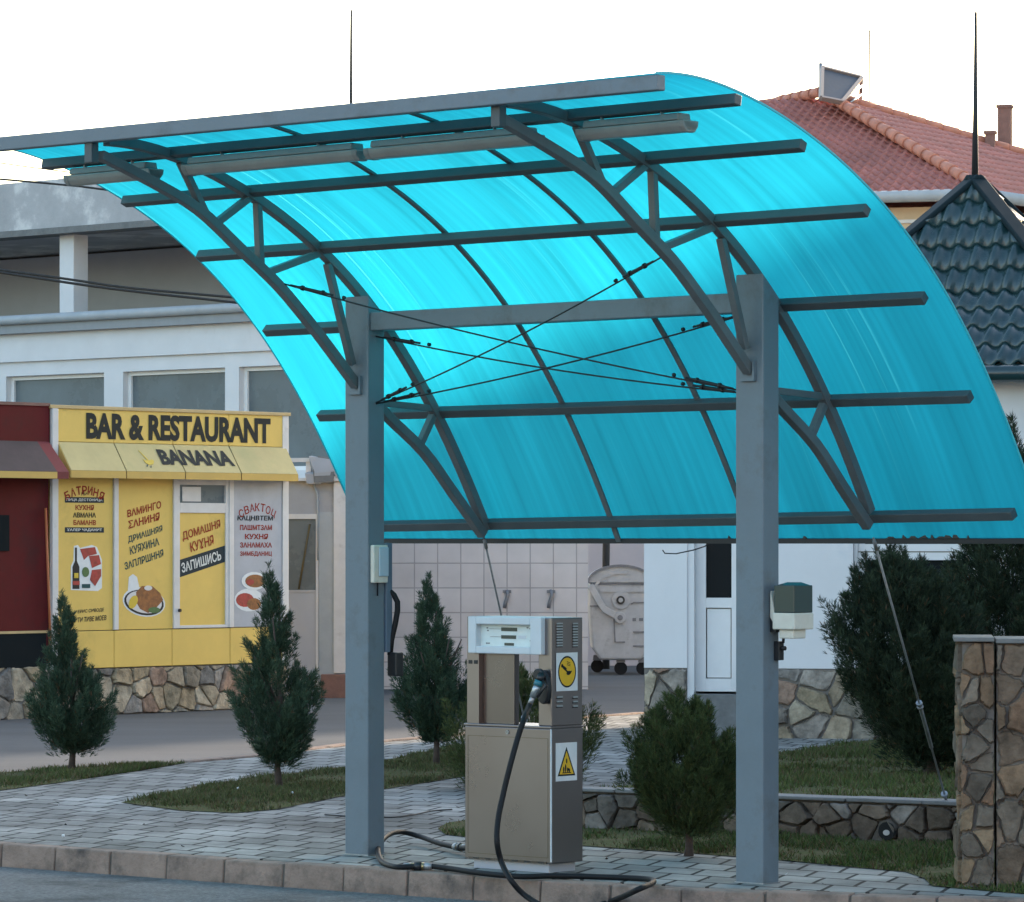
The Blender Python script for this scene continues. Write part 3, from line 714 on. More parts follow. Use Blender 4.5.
# bracing cables with turnbuckles
def onp(u,v,x=None,y=0.):
    f=Fr(CF.p(x,0,0),B,A); s_,z_=f.px(u,v); return CF.p(x,s_,z_)
pL=lambda u,v: CF.p(WA/2-.002+0, 0, 0)+UP*Fr(CF.p(WA/2,0,0),B,A).px(u,v)[1]
pR=lambda u,v: CF.p(SPAN-WA/2+.002,0,0)+UP*Fr(CF.p(SPAN-WA/2,0,0),B,A).px(u,v)[1]
cabs=[(onp(281,283,0),pR(738,391),(0,1)),(pL(388,337),pR(738,393),(0,1)),(pL(383,403),onp(660,258,SPAN),(0,1)),(pL(383,404),pR(736,314),(0,1))]
for a,b,tb in cabs:
    mb=MB().m('cable'); n=12; d=b-a
    mb.tube([a+d*(k/n)-UP*.03*4*(k/n)*(1-k/n) for k in range(n+1)],.0045,6); ob=mb.build('brace_cable',can)
    for e in tb:
        c=a if e==0 else b; dr=(d if e==0 else -d).normalized(); q=c+dr*.06
        mb=MB().m('cable'); mb.tube([q,q+dr*.05,q+dr*.06,q+dr*.22,q+dr*.23,q+dr*.27],[.006,.006,.0085,.0085,.006,.006],8)
        mb.tube([q+dr*.07,q+dr*.085],.014,8); mb.tube([q+dr*.20,q+dr*.212],.014,8); mb.tube([q+dr*.33,q+dr*.345],.010,6); mb.build('turnbuckle',ob)
anchors=[(CF.p(0,.97,1.72),G(545,812)),(CF.p(SPAN,.97,1.72),RF.p(RF.px(940,800,0)[0],-.08,.24))]
for a,b in anchors:
    d=b-a; dr=d.normalized(); mb=MB().m('zinc'); mb.tube([a,b],.0065,6); ob=mb.build('stay_cable',can)
    m_=a+d*.70; mb=MB().m('zinc'); mb.tube([m_-dr*.20,m_-dr*.19,m_+dr*.21,m_+dr*.22],[.008,.011,.011,.008],8); mb.tube([m_-dr*.235,m_-dr*.215],.018,8); mb.tube([m_-dr*.20,m_-dr*.185],.018,8); mb.build('turnbuckle',ob); mb=MB().m('zinc'); mb.tube([a+dr*.02,a+dr*.10],.011,6); mb.build('cable_clamp',ob)
    mb=MB().m('zinc'); mb.tube([b-dr*.07,b-dr*.055],.02,8); mb.tube([b-dr*.05,b],.009,6); mb.build('anchor_eye',ob)
# short drain rod and dangling wire at the low edge
mb=MB().m('cable'); q=CF.p(1.84,S2[-1][0]+.02,S2[-1][1]); mb.tube([q+UP*.02,q-UP*.06,q-UP*.14+A*.005],.012,8); mb.build('drain_spout',can)
a=onp(530,553,1.3); a=CF.p(1.20,S2[-1][0],S2[-1][1]-.065); 
mb=MB().m('wire'); mb.tube([CF.p(1.55,S2[-1][0],S2[-1][1]),CF.p(1.50,S2[-1][0],S2[-1][1]-.03),CF.p(1.42,S2[-1][0],S2[-1][1]-.05),CF.p(1.3,S2[-1][0],S2[-1][1]-.07),CF.p(1.22,S2[-1][0],S2[-1][1]-.068),CF.p(1.205,S2[-1][0],S2[-1][1]-.05)],.0035,6); mb.build('loose_wire',can)
# fluorescent lights under the second purlin
t1,z1=-1.45,3.712
lab=['weathered fluorescent batten light at the left end, partly beyond the truss','fluorescent batten light left of centre, just right of the left truss','fluorescent batten light reaching the front end of the right truss','fluorescent batten light at the right end under the canopy sheet']
for (x0,x1),l in zip([(-.80,-.14),(.10,1.35),(1.40,2.50),(2.78,3.44)],lab):
    c=CF.p((x0+x1)/2,t1+.03,z1-.068); h=(x1-x0)/2; f=Fr(c,A,B)
    t=thing('fluorescent_light',l,'light fitting',c,'fluorescent lights under the canopy')
    mb=MB().m('lamp_housing')
    sec=[(-.05,.0),(.05,.0),(.042,.034),(-.042,.034)]
    mb.prism([f.p(-h+.04,a_,b_) for a_,b_ in sec],A*(2*h-.08)); mb.build('housing',t,bevel=.006)
    mb=MB().m('lamp_cover'); sec=[(-.055,-.002),(-.05,-.03),(-.028,-.055),(.028,-.055),(.05,-.03),(.055,-.002)]
    mb.prism([f.p(-h,a_,b_) for a_,b_ in sec],A*2*h); mb.build('cover',t,bevel=.008)
    mb=MB().m('lamp_housing')
    for s_ in (-h,h-.035):
        mb=MB().m('lamp_housing'); mb.prism([f.p(s_,a_*1.06,b_*1.04) for a_,b_ in sec],A*.035); mb.build('end_cap',t,bevel=.006)
    for s_ in (-h*.55,h*.55):
        mb=MB().m('zinc'); mb.beam(f.p(s_,-.03,.03),f.p(s_,-.03,.05),.02,.006,A); mb.build('hanger',t)
# ------------------------------------------------------------------ things fixed on the posts
f=Fr(PL+A*(WA/2),-B,A)     # side face of left post, x to the left/front, y outwards
x0,z0=f.px(371,583,.02); x1,z1=f.px(387,545,.02)
t=thing('junction_box','small cream junction box with pale blue cover on the left post','electric box',f.p((x0+x1)/2,0,z0))
xa,xb=-.062,.05
mb=MB().m('box_cream'); f.box(mb,xa,xb,.001,.03,z0,z1); mb.build('box',t,bevel=.006)
mb=MB().m('box_cover_blue'); f.box(mb,xa+.004,xb-.035,.03,.04,z0+.035,z1-.012); mb.build('cover',t,bevel=.008)
mb=MB().m('black_rubber'); mb.tube([f.p(0,.01,z0+.01),f.p(0,.01,z0-.07)],.004,6); mb.build('cable_tail',t)
# narrow blue box and hose behind the left post
f2=Fr(PL,A,B); c=f2.p(WA/2+.02,WB/2+.02,1.1)
t=thing('hose_holder','narrow blue box with black hose loop behind the left post','hose holder',f2.p(.06,WB/2,1.1))
zz=lambda v:EYE-(v-HOR)/FPX*21.8
mb=MB().m('blue_paint'); f2.box(mb,-.04,WA/2+.012,WB/2+.002,WB/2+.05,zz(652),zz(543)); mb.build('box',t,bevel=.004)
mb=MB().m('black_plastic'); f2.box(mb,WA/2-.01,WA/2+.06,WB/2+.03,WB/2+.09,zz(676),zz(652)); mb.build('holster',t,bevel=.008)
hp=[(382,590),(389,590.5),(394,595),(397.5,602),(397.5,611),(395,625),(391.5,640),(390,655)]
mb=MB().m('black_rubber'); mb.tube([at(u,v,f2.p(WA/2+.02,WB/2+.06,0).y) for u,v in hp],.016,10); mb.build('hose',t)
# floodlight-like box on right post
f3=Fr(PR+A*(WA/2),A,B); zz=lambda v:EYE-(v-HOR)/FPX*19.95
t=thing('floodlight','cream floodlight with dark green glass on the right post','floodlight',f3.p(.1,0,zz(638)))
mb=MB().m('box_cream'); f3.box(mb,.034,.172,-.035,.125,zz(629),zz(612.5))
f3.box(mb,.06,.15,-.015,.09,zz(638),zz(629))
mb.prism([f3.p(.006,-.02,zz(617)),f3.p(.038,-.02,zz(626)),f3.p(.038,-.02,zz(612)),f3.p(.008,-.02,zz(590))],B*.13)
mb.build('body',t,bevel=.006)
mb=MB().m('glass_green'); f3.box(mb,.042,.168,-.031,.121,zz(612.3),zz(585)); mb.hexa([f3.p(a_,b_,zz(585)) for a_,b_ in [(.05,-.025),(.16,-.025),(.16,.115),(.05,.115)]]+[f3.p(a_,b_,zz(582)) for a_,b_ in [(.09,.01),(.13,.01),(.13,.08),(.09,.08)]]); mb.build('glass',t,bevel=.004)
mb=MB().m('black_plastic'); f3.box(mb,.0,.04,-.01,.05,zz(632),zz(616)); f3.box(mb,.001,.035,.02,.06,zz(660),zz(641)); mb.tube([f3.p(.03,.04,zz(648)),f3.p(.06,.04,zz(648))],.012,8); mb.tube([f3.p(.045,.04,zz(643)),f3.p(.05,.04,zz(632))],.008,6); mb.build('bracket',t,bevel=.003)
# ================================================================== FUEL PUMP
q0=G(551.3,873.5); PF=Fr(q0,-A,-B)            # x leftwards along the front, y towards the viewer
PW,PD=.60,.25
t=thing('fuel_pump','stainless steel fuel pump with white display head on the kerb','fuel pump',q0)
sc=lambda v:EYE-(v-HOR)/FPX*20.5
mb=MB().m('concrete_plain'); PF.box(mb,.035,PW-.045,-PD+.02,-.02,-.02,sc(864)); mb.build('plinth',t,bevel=.004)
zb,zm,zt=sc(864.5),sc(729),sc(618)
mb=MB().m('stainless'); PF.box(mb,0,PW,-PD,0,zb,zm); mb.build('cabinet',t,bevel=.006)
mb=MB().m('stainless'); PF.box(mb,-.003,PW+.004,-PD-.002,.006,zm,zm+.012); mb.build('ledge',t,bevel=.003)
mb=MB().m('stainless_dark')
PF.box(mb,.03,PW-.03,.0005,.004,zb-.0,zb+.012); mb.m('vent_dark')
for k in range(6): PF.box(mb,.05+k*.09,.09+k*.09,.004,.0055,zb+.002,zb+.009)
mb.build('base_trim',t)
mb=MB().m('stainless'); PF.box(mb,.002,.092,-PD+.001,-.004,zm+.012,zt); mb.build('column',t,bevel=.005)
mb=MB().m('stainless'); PF.box(mb,PW-.095,PW-.012,-PD+.001,-.004,zm+.012,zt); mb.m('vent_dark')
for k in range(2): PF.box(mb,PW-.05-k*.038,PW-.024-k*.038,-.004,-.001,sc(666),sc(663)+.004)
mb.build('column',t,bevel=.005)
mb=MB().m('stainless_dark'); PF.box(mb,.285,PW-.096,-.075,-.035,zm+.012,sc(652)); mb.build('inner_panel',t,bevel=.003)
mb=MB().m('seam_dark'); e=.0012
for q in ((.022,.024,zb+.03,zm-.05),(PW-.024,PW-.022,zb+.03,zm-.05),(.024,PW-.024,zm-.052,zm-.05),(.024,PW-.024,zb+.03,zb+.032)): PF.box(mb,q[0],q[1],.0002,e,q[2],q[3])
mb.build('door_seam',t)
mb=MB().m('zinc'); PF.disc(mb,.30,zm-.026,.011,.011,.0,.005,16); mb.m('seam_dark'); PF.box(mb,.2985,.3015,.005,.0056,zm-.031,zm-.021); mb.build('lock',t)
mb=MB().m('display_frame'); PF.box(mb,-.001,.006,-.004,.0015,zb+.01,zm-.002); mb.build('corner_trim',t)
# display head
x0,x1=.047,.553; zh0,zh1=sc(655),sc(618)+.002
hd=MB().m('display_frame')
ix0,ix1,iz0,iz1=x0+.075,x1-.055,zh0+.038,zh1-.04
yf=.028
PF.box(hd,x0,x1,-PD+.02,-.02,zh0,zh1); PF.box(hd,x0,ix0,-.02,yf,zh0,zh1); PF.box(hd,ix1,x1,-.02,yf,zh0,zh1); PF.box(hd,ix0,ix1,-.02,yf,zh0,iz0); PF.box(hd,ix0,ix1,-.02,yf,iz1,zh1)
ho=hd.build('display_head',t,bevel=.005)
mb=MB().m('display_board'); PF.box(mb,ix0,ix1,-.0195,-.012,iz0,iz1)
w=ix1-ix0; h=iz1-iz0
mb.m('lcd')
for zc,hh,xc,ww in [(.78,.17,.47,.29),(.43,.16,.48,.27),(.10,.12,.47,.17)]:
    PF.box(mb,ix0+w*(xc-ww/2),ix0+w*(xc+ww/2),-.012,-.009,iz0+h*(zc-hh/2),iz0+h*(zc+hh/2))
mb.m('display_frame'); PF.box(mb,ix0+w*.16,ix0+w*.30,-.012,-.0095,iz0+h*.36,iz0+h*.5)
mb.m('dumpster_dark')
for xx,zz_ in [(.07,.8),(.12,.84),(.06,.25),(.86,.8),(.85,.68),(.83,.1),(.87,.1)]: PF.box(mb,ix0+w*xx,ix0+w*(xx+.03),-.012,-.010,iz0+h*zz_,iz0+h*(zz_+.06))
PF.box(mb,ix0+w*.62,ix0+w*.82,-.012,-.0105,iz0+h*.42,iz0+h*.44); PF.box(mb,ix0+w*.62,ix0+w*.84,-.012,-.0105,iz0+h*.78,iz0+h*.80)
mb.build('display_board',ho)
# side face: louvres and stickers
QF=Fr(q0,B,A)                                 # x to the back, y outwards
def qx(u,v): return QF.px(u,v,0)
for rows,(va,vb) in ((9,(624,646)),(3,(697.5,706.5))):
    for ua,ub in ((556.3,562),(572.5,577.2)):
        mb=MB()
        for k in range(rows):
            v=va+(vb-va)*k/(rows-1)
            xa,z_=qx(ua,v); xb,_=qx(ub,v)
            mb.m('vent_light'); QF.box(mb,xa,xb,0,.006,z_-.002,z_+.006); mb.m('vent_dark'); QF.box(mb,xa,xb,.0005,.004,z_-.007,z_-.002)
        mb.build('vent_grille',t)
xa,zc1=qx(556,691.3); xb,zc2=qx(577.2,652.3)
mb=MB().m('sticker_white'); QF.box(mb,xa,xb,.001,.003,zc1,zc2); cx=(xa+xb)/2; cz=(zc1+zc2)/2; w=xb-xa; h=zc2-zc1
mb.m('letter_dark'); QF.disc(mb,cx,cz,w*.42,h*.415,.003,.0036,32); mb.m('sticker_yellow'); QF.disc(mb,cx,cz,w*.37,h*.37,.0036,.0042,32)
mb.m('letter_dark'); QF.disc(mb,cx+w*.07,cz-h*.03,w*.11,h*.055,.0042,.0048,16,.2); QF.disc(mb,cx-w*.15,cz+h*.12,w*.14,h*.03,.0042,.0048,14,-.45); QF.disc(mb,cx-w*.24,cz+h*.16,w*.05,h*.05,.0042,.0048,12)
QF.shape(mb,[(cx-w*.22,cz+h*.10),(cx-w*.18,cz+h*.13),(cx+w*.12,cz-h*.03),(cx+w*.08,cz-h*.07)],.0042,.0048)
for a_ in (.2,.24,.28): QF.shape(mb,[(cx-w*.02,cz+h*(a_-.02)),(cx+w*.14,cz+h*(a_-.06)),(cx+w*.15,cz+h*(a_-.045)),(cx-w*.01,cz+h*(a_-.005))],.0042,.0046)
QF.shape(mb,[(cx+w*.12,cz),(cx+w*.2,cz+h*.03),(cx+w*.22,cz+.01*h),(cx+w*.14,cz-h*.06)],.0042,.0048)
o=mb.build('warning_sticker',t); o['label']='yellow round warning sticker with black symbol'
xa,zc1=qx(555.5,781.5); xb,zc2=qx(576.5,742)
mb=MB().m('sticker_white'); QF.box(mb,xa,xb,.001,.003,zc1,zc2); cx=(xa+xb)/2; w=xb-xa; h=zc2-zc1
tri=lambda k,zo:[(cx-w*.42*k,zc1+h*(.13+zo)),(cx+w*.42*k,zc1+h*(.13+zo)),(cx,zc1+h*(.13+zo)+h*.76*k)]
mb.m('letter_dark'); QF.shape(mb,tri(1,0),.003,.0036); mb.m('sticker_yellow'); QF.shape(mb,tri(.80,.045),.0036,.0042)
mb.m('letter_dark')
QF.shape(mb,[(cx-w*.22,zc1+h*.20),(cx+w*.22,zc1+h*.20),(cx+w*.20,zc1+h*.225),(cx-w*.20,zc1+h*.225)],.0042,.0048)
for xx,hh in ((-.14,.16),(-.05,.22),(.05,.13),(.13,.10)): QF.disc(mb,cx+w*xx,zc1+h*(.22+hh*.5),w*.035,h*hh*.5,.0042,.0048,12)
QF.disc(mb,cx,zc1+h*.52,w*.03,h*.07,.0042,.0048,12); QF.disc(mb,cx+w*.08,zc1+h*.30,w*.07,h*.03,.0042,.0048,12)
o=mb.build('warning_sticker',t); o['label']='yellow triangular warning sticker with black symbol'
# nozzle, holster, hose
hx=lambda u,v,y=.0:PF.p(PF.px(u,v,y)[0],y,PF.px(u,v,y)[1])
cxh,czh=PF.px(542.5,687,.02)
mb=MB().m('black_plastic'); PF.disc(mb,cxh,czh,.045,.088,-.004,.03,24,-.12); PF.disc(mb,cxh+.004,czh+.065,.034,.03,.03,.055,20); mb.build('nozzle_boot',t,bevel=.006)
nz=[hx(541.5,674,.05),hx(539.5,681,.07),hx(536,689,.085),hx(533,697,.09),hx(529.5,705,.09)]
mb=MB().m('black_plastic'); mb.tube(nz[:2],.02,12); mb.m('nozzle_teal'); mb.tube([nz[1],nz[1].lerp(nz[2],.6)],.024,12); mb.m('vent_light'); mb.tube([nz[1].lerp(nz[2],.6),nz[2],nz[3]],.019,12); mb.m('zinc'); mb.tube([nz[3],nz[4]],.014,10)
mb.m('black_plastic'); mb.tube([nz[1]+PF.x*-.02,nz[1].lerp(nz[2],.5)+PF.x*-.055,nz[3]+PF.x*-.03],.007,8)
mb.build('nozzle',t)
def spline(pts,n=8):
    out=[]
    for i in range(len(pts)-1):
        p0=pts[max(i-1,0)];p1=pts[i];p2=pts[i+1];p3=pts[min(i+2,len(pts)-1)]
        for k in range(n):
            s_=k/n; out.append(.5*((2*p1)+(-p0+p2)*s_+(2*p0-5*p1+4*p2-p3)*s_*s_+(-p0+3*p1-3*p2+p3)*s_**3))
    out.append(pts[-1]); return out
def hz(u,v,z): return G(u,v,z)
R_=.0145
hp=[nz[4],at(524.5,718,20.2),at(518,737,20.15),at(509.5,768,20.1),at(503,795,20.08),at(498,820,20.03),at(497,842,19.98),hz(501.5,862,.10),hz(511,880,.02),hz(526,896,-.06),hz(550,908,-.105),hz(585,908,-.11),hz(612,901,-.085),hz(638,889.5,R_+.004),hz(653,882.5,R_+.003),hz(648,879.2,R_+.003),hz(620,877.5,R_),hz(560,875.8,R_),hz(520,876.5,R_),hz(480,873,R_+.002),hz(450,868.5,R_+.004),hz(430,866.2,R_+.006),
   hz(412,866.6,R_+.004),hz(395,866.8,R_),hz(382,861.5,R_),hz(378,850.5,.03),hz(381,842,.06),hz(390,834,.08),hz(402,832,.075),hz(420,836.5,.05),hz(440,843.5,.035),hz(458,847.3,.035),hz(470,848,.05)]
mb=MB().m('black_rubber'); mb.tube(spline(hp,8),R_,12); mb.build('hose',t)
def coup(pts,name='coupling'):
    mb=MB(); pts=[hz(*p) for p in pts]
    d=(pts[1]-pts[0]); mb.m('zinc'); mb.tube([pts[0],pts[0]+d*.25],.021,12); mb.m('brass'); mb.tube([pts[0]+d*.25,pts[0]+d*.38],.019,12); mb.m('black_plastic'); mb.tube([pts[0]+d*.38,pts[0]+d*.62],.025,6); mb.m('brass'); mb.tube([pts[0]+d*.62,pts[0]+d*.72],.02,10); mb.m('zinc'); mb.tube([pts[0]+d*.72,pts[1]],.019,12); mb.build(name,t)
coup([(404,866.7,R_+.002),(432,866.3,R_+.006)]); coup([(455,846.8,.035),(466,847.8,.04)])
tag(MB().m('wire') and (lambda m:(m.tube(spline([hz(325,814.5,.006),hz(345,816,.012),hz(385,817.5,.01),hz(410,815.5,.01),hz(432,811,.01),hz(452,809.5,.01)],6),.005,6),m.build('ground_cable'))[1])(MB().m('wire')),'thin black cable lying on the pavers behind the left post','cable')
# ================================================================== KIOSK
k0=G(110,712); KF=Fr(k0,B,A)                    # x to the right/back along the facade, y outwards
kx=lambda u,v=560,y=0.:KF.px(u,v,y)[0]
kz=lambda u,v,y=0.:KF.px(u,v,y)[1]
XL,XR=kx(50),kx(287); ZT=kz(60,405.5)
t=thing('restaurant_kiosk','yellow bar and restaurant kiosk with striped sign panels and stone base','kiosk',KF.p((XL+XR)/2,0,0))
zs=.44; zp0=kz(60,630); zp1=kz(60,478)
mb=MB().m('kiosk_yellow'); KF.box(mb,XL+.02,XR-.02,-2.6,-.012,zs,ZT-.02); wall=mb.build('wall',t)
mb=MB(); stone_box(mb,KF,XL+.0,XR-.03,-2.6,-.01,-.1,zs,'mortar'); stones(mb,KF,XL,XR-.03,-.03,zs,.20,.014,.035,21,PAL,.95,y0=-.01); mb.build('stone_base',t)
mb=MB().m('trim_tan'); KF.box(mb,XL-.02,XR+.03,-2.6,.03,ZT-.03,ZT+.005); mb.build('top_trim',t,bevel=.004)
def seg_panel(name,ua,ub,z0,z1,mat,y1=.012):
    mb=MB().m(mat); KF.box(mb,kx(ua),kx(ub),-.012,y1,z0,z1); return mb.build(name,t,bevel=.003)
zsg=kz(60,441.5)
sg=MB().m('kiosk_yellow'); us=[57,113,172,228,283]
for a_,b_ in zip(us,us[1:]): KF.box(sg,kx(a_)+.003,kx(b_)-.003,-.012,.014,zsg,ZT-.03)
sg=sg.build('sign_board',t,bevel=.003)
mb=MB()
zc=(zsg+ZT-.03)/2; 
text(mb,KF,'BAR & RESTAURANT',(kx(85)+kx(269.5))/2,kz(177,428.4),kx(269.5)-kx(85),.265,.0175,'letter_dark',bold=.045)
o=mb.build('lettering',sg); o['label']='bold dark lettering reading BAR & RESTAURANT'
# awning
zA1,zA0,zV=zsg-.004,kz(70,470,.2),kz(70,477.5,.2); D=.2
aw=MB()
xa,xb=kx(57),kx(285,445)
xs=[kx(57),kx(113),kx(172),kx(228),xb]
for i,(a_,b_) in enumerate(zip(xs,xs[1:])):
    g=.008; aw.m('awning_yellow')
    aw.prism([KF.p(a_+g,.012,zA1),KF.p(a_+g,D,zA0),KF.p(a_+g,D-.02,zA0-.006),KF.p(a_+g,.012,zA1-.03)],KF.x*(b_-a_-2*g))
    aw.m('awning_valance'); KF.box(aw,a_+g,b_-g,D-.012,D,zV,zA0-.002)
    if i<3: aw.m('seam_dark'); aw.prism([KF.p(b_-g,.010,zA1-.006),KF.p(b_-g,D-.008,zA0-.006),KF.p(b_-g,D-.008,zV+.004),KF.p(b_-g,.010,zV+.02)],KF.x*2*g)
aw.m('awning_valance')
for a_ in (xa,xb-.008): aw.prism([KF.p(a_,.012,zA1-.004),KF.p(a_,D-.003,zA0-.008),KF.p(a_,D-.003,zV),KF.p(a_,.012,zV)],KF.x*.008)
ao=aw.build('awning',t)
SFr=Fr(KF.p(0,.0125,zA1),KF.x,(KF.y*(zA1-zA0)+UP*(D-.012)).normalized(),(UP*(zA1-zA0)-KF.y*(D-.012)).normalized())
mb=MB(); sl=math.hypot(D-.012,zA1-zA0)
text(mb,SFr,'BANANA',(kx(149)+kx(228))/2,-sl*.47,kx(224)-kx(151),.19,.004,'letter_dark',bold=.045)
o=mb.build('lettering',ao); o['label']='bold dark lettering reading BANANA'
mb=MB().m('banana'); bx=kx(137)+.05
SFr.shape(mb,[(bx-.07,-.235),(bx-.03,-.26),(bx+.03,-.25),(bx+.06,-.21),(bx+.04,-.19),(bx-.01,-.205),(bx-.05,-.205),(bx-.085,-.19)],.003,.005)
SFr.shape(mb,[(bx-.03,-.205),(bx-.01,-.20),(bx-.06,-.12),(bx-.085,-.08),(bx-.09,-.085),(bx-.055,-.15)],.003,.005); mb.m('letter_teal'); SFr.shape(mb,[(bx-.055,-.255),(bx-.045,-.26),(bx-.07,-.285),(bx-.08,-.28)],.003,.005); SFr.shape(mb,[(bx-.015,-.268),(bx-.005,-.268),(bx-.02,-.295),(bx-.03,-.29)],.003,.005)
mb.build('banana_picture',ao)
# white mullions
zq0,zq1=kz(60,631),zV+.01
def mull(ua,ub,z0=None,z1=None,y=.03,name='mullion'):
    mb=MB().m('trim_white'); KF.box(mb,kx(ua),kx(ub),-.012,y,zq0 if z0 is None else z0,zq1 if z1 is None else z1); return mb.build(name,t,bevel=.004)
mull(50.5,56.5,.44,ZT-.03); mull(112.5,116.8); mull(172,175); mull(227.5,232); mull(281.5,287.5,.44,ZT-.03,y=.02)
p1=seg_panel('poster_panel',57,112,zq0,zq1,'kiosk_yellow'); p2=seg_panel('poster_panel',117,172,zq0,zq1,'kiosk_yellow'); p4=seg_panel('poster_panel',232.5,281,zq0,zq1,'poster_grey')
p1['label']='yellow panel with bottle picture and arched red heading'; p2['label']='yellow panel with roast dish picture and slanted lettering'; p4['label']='grey panel with two plates and red lettering'
yT=.0145
W=kx(112)-kx(57)
X=lambda u,v:KF.px(u,v,yT)
def T(mb,s,u0,u1,v,h,mat,slope=0.,bold=.02,shear=0.):
    """text between pixel columns u0,u1 centred on row v at its middle; h in px"""
    xa=X(u0,v)[0]; xb=X(u1,v)[0]; xm,zm=X((u0+u1)/2,v); s_=(u1-u0); 
    text(mb,KF,s,(xa+xb)/2,zm,(xb-xa),h*.0101,yT,mat,rot=slope,bold=bold,shear=shear)
# panel 1
mb=MB(); xm,zm=X(84.5,494); arc_text(mb,KF,'БАТРИНЯ',xm,zm-.035,kx(105)-kx(65),.085,.075,yT,'letter_red',.03)
T(mb,'ПИ',81.5,87,494,3,'letter_dark')
for v in (500,530):
    xa,za=X(65,v+2.6); xb,zb_=X(104,v-2.6); mb.m('strip_dark'); KF.box(mb,xa,xb,.0125,.0140,za,zb_)
T(mb,'ПИЦА ДЕСТОНИЦА',66.5,102.5,500,3,'letter_white'); T(mb,'ХАЛЕР ЧАДАНИТ',67,102,530,3,'letter_white')
T(mb,'КУХНЯ',75.5,94,507.5,5,'letter_red',bold=.03); T(mb,'АВМАНА',73,96,515,5,'letter_dark',bold=.03); T(mb,'БАМАНВ',73.5,96,522.5,5,'letter_red',bold=.03)
T(mb,'И ЕРИС СИВОДЕ',74,104,611,4,'letter_dark',.05,shear=.15); T(mb,'ЧИТИ ТИВЕ МОЕВ',72,106.5,619,5,'letter_dark',.05,shear=.15)
mb.build('lettering',p1)
def pic(parent,name,layers):
    mb=MB()
    for i,(mat,pts) in enumerate(layers): mb.m(mat); KF.shape(mb,[X(u,v) for u,v in pts],.0122,.0135+.0009*i)
    return mb.build(name,parent)
ell=lambda cx,cy,rx,ry,n=18,a0=0:[(cx+rx*math.cos(2*math.pi*k/n)*math.cos(a0)-ry*math.sin(2*math.pi*k/n)*math.sin(a0),cy+rx*math.cos(2*math.pi*k/n)*math.sin(a0)+ry*math.sin(2*math.pi*k/n)*math.cos(a0)) for k in range(n)]
pic(p1,'drinks_picture',[('sticker_white',[(71,590),(71,566),(73.5,561),(74,546),(78,545),(80,548),(92,545),(97,547),(102,560),(102,588),(98,591)]),
  ('bottle_dark',[(72.5,589),(72.5,567),(75,561),(75,547.5),(77,547.5),(77,561),(79.5,567),(79.5,589)]),('food_red',[(80,549),(95,547),(97,554),(88,556),(84,560)]),('food_red',[(89,556),(99,555),(101,564),(92,568)]),('food_red',[(92,570),(101,569),(101,576),(95,586),(90,580)]),('food_green',ell(85.5,572,3.5,5)),('letter_teal',[(82,588),(82,584),(90,584),(90,588)]),('food_red',[(72.6,585),(72.6,581),(79.4,581),(79.4,585)]),('banana',[(74,578),(74,573),(78,573),(78,578)])])
# panel 2
mb=MB()
T(mb,'ВАМИНГО',127,161.5,509,7.5,'letter_red',.21,.03,.15); T(mb,'ΣАНИНЯ',128,160,520.5,8,'letter_red',.21,.03,.15)
T(mb,'ДРИАШНЯЯ',127.5,163,534.5,7.5,'letter_teal',.24,.025,.1); T(mb,'КУЯХИНА',129.5,159.5,546,8,'letter_teal',.24,.025,.1); T(mb,'ЗАПЛРШННЯ',124,164,559.5,7.5,'letter_teal',.25,.025,.1)
mb.build('lettering',p2)
pic(p2,'dish_picture',[('sticker_white',ell(144,602,21.5,14.5,24,.2)+[]),('sticker_white',[(129,577),(133,574),(137,577),(140,590),(132,600),(128,590)]),('bottle_dark',ell(144,602.5,20,12.5,24,.2)),('trim_white',ell(144,602,18,11,24,.2)),('food_brown',[(136,592),(142,586),(152,586),(160,593),(163,600),(156,608),(148,613),(140,609),(136,602)]),('food_green',ell(154,610,6,3,14)),('trim_white',ell(148,588,4,2.5,12)),('banana',ell(133,602,4,7,14,.4))])
# door
dr=MB().m('trim_white')
xd0,xd1=kx(175.2),kx(227.3); 
def zk(v,u=200): return kz(u,v)
KF.box(dr,xd0,xd0+.045,-.012,.024,zq0,zq1); KF.box(dr,xd1-.045,xd1,-.012,.024,zq0,zq1); KF.box(dr,xd0+.045,xd1-.045,-.012,.024,zk(485),zq1); KF.box(dr,xd0+.045,xd1-.045,-.012,.024,zk(513),zk(503)); KF.box(dr,xd0+.045,xd1-.045,-.012,.024,zq0,zk(625))
do=dr.build('door',t,bevel=.004)
mb=MB().m('window_glass'); KF.box(mb,xd0+.045,xd1-.045,-.01,-.004,zk(503),zk(485)); mb.m('trim_white'); KF.box(mb,xd0+.10,xd0+.36,-.004,.002,zk(501.5),zk(487)); mb.build('fanlight',do)
mb=MB().m('kiosk_yellow'); KF.box(mb,xd0+.045,xd1-.045,-.01,.010,zk(625),zk(513)); pn=mb.build('door_panel',do)
mb=MB(); xa,xb=xd0+.047,xd1-.047
mb.m('strip_dark'); KF.shape(mb,[(xa,zk(577.5,176)),(xb,zk(562,224)),(xb,zk(545.5,224)),(xa,zk(560,176))],.010,.0122)
T(mb,'ДОМАШНЯ',182,221,530.5,10,'letter_red',.24,.02,.06); T(mb,'КУХНЯ',190,214,543.5,10,'letter_red',.24,.02,.06); T(mb,'ЗАПИШИСЬ',181,221.5,561.5,10,'letter_white',.235,.025,.06)
mb.build('lettering',do)
mb=MB().m('black_plastic'); KF.disc(mb,xd0+.03,zk(610),.014,.018,.024,.05,12); mb.build('handle',do)
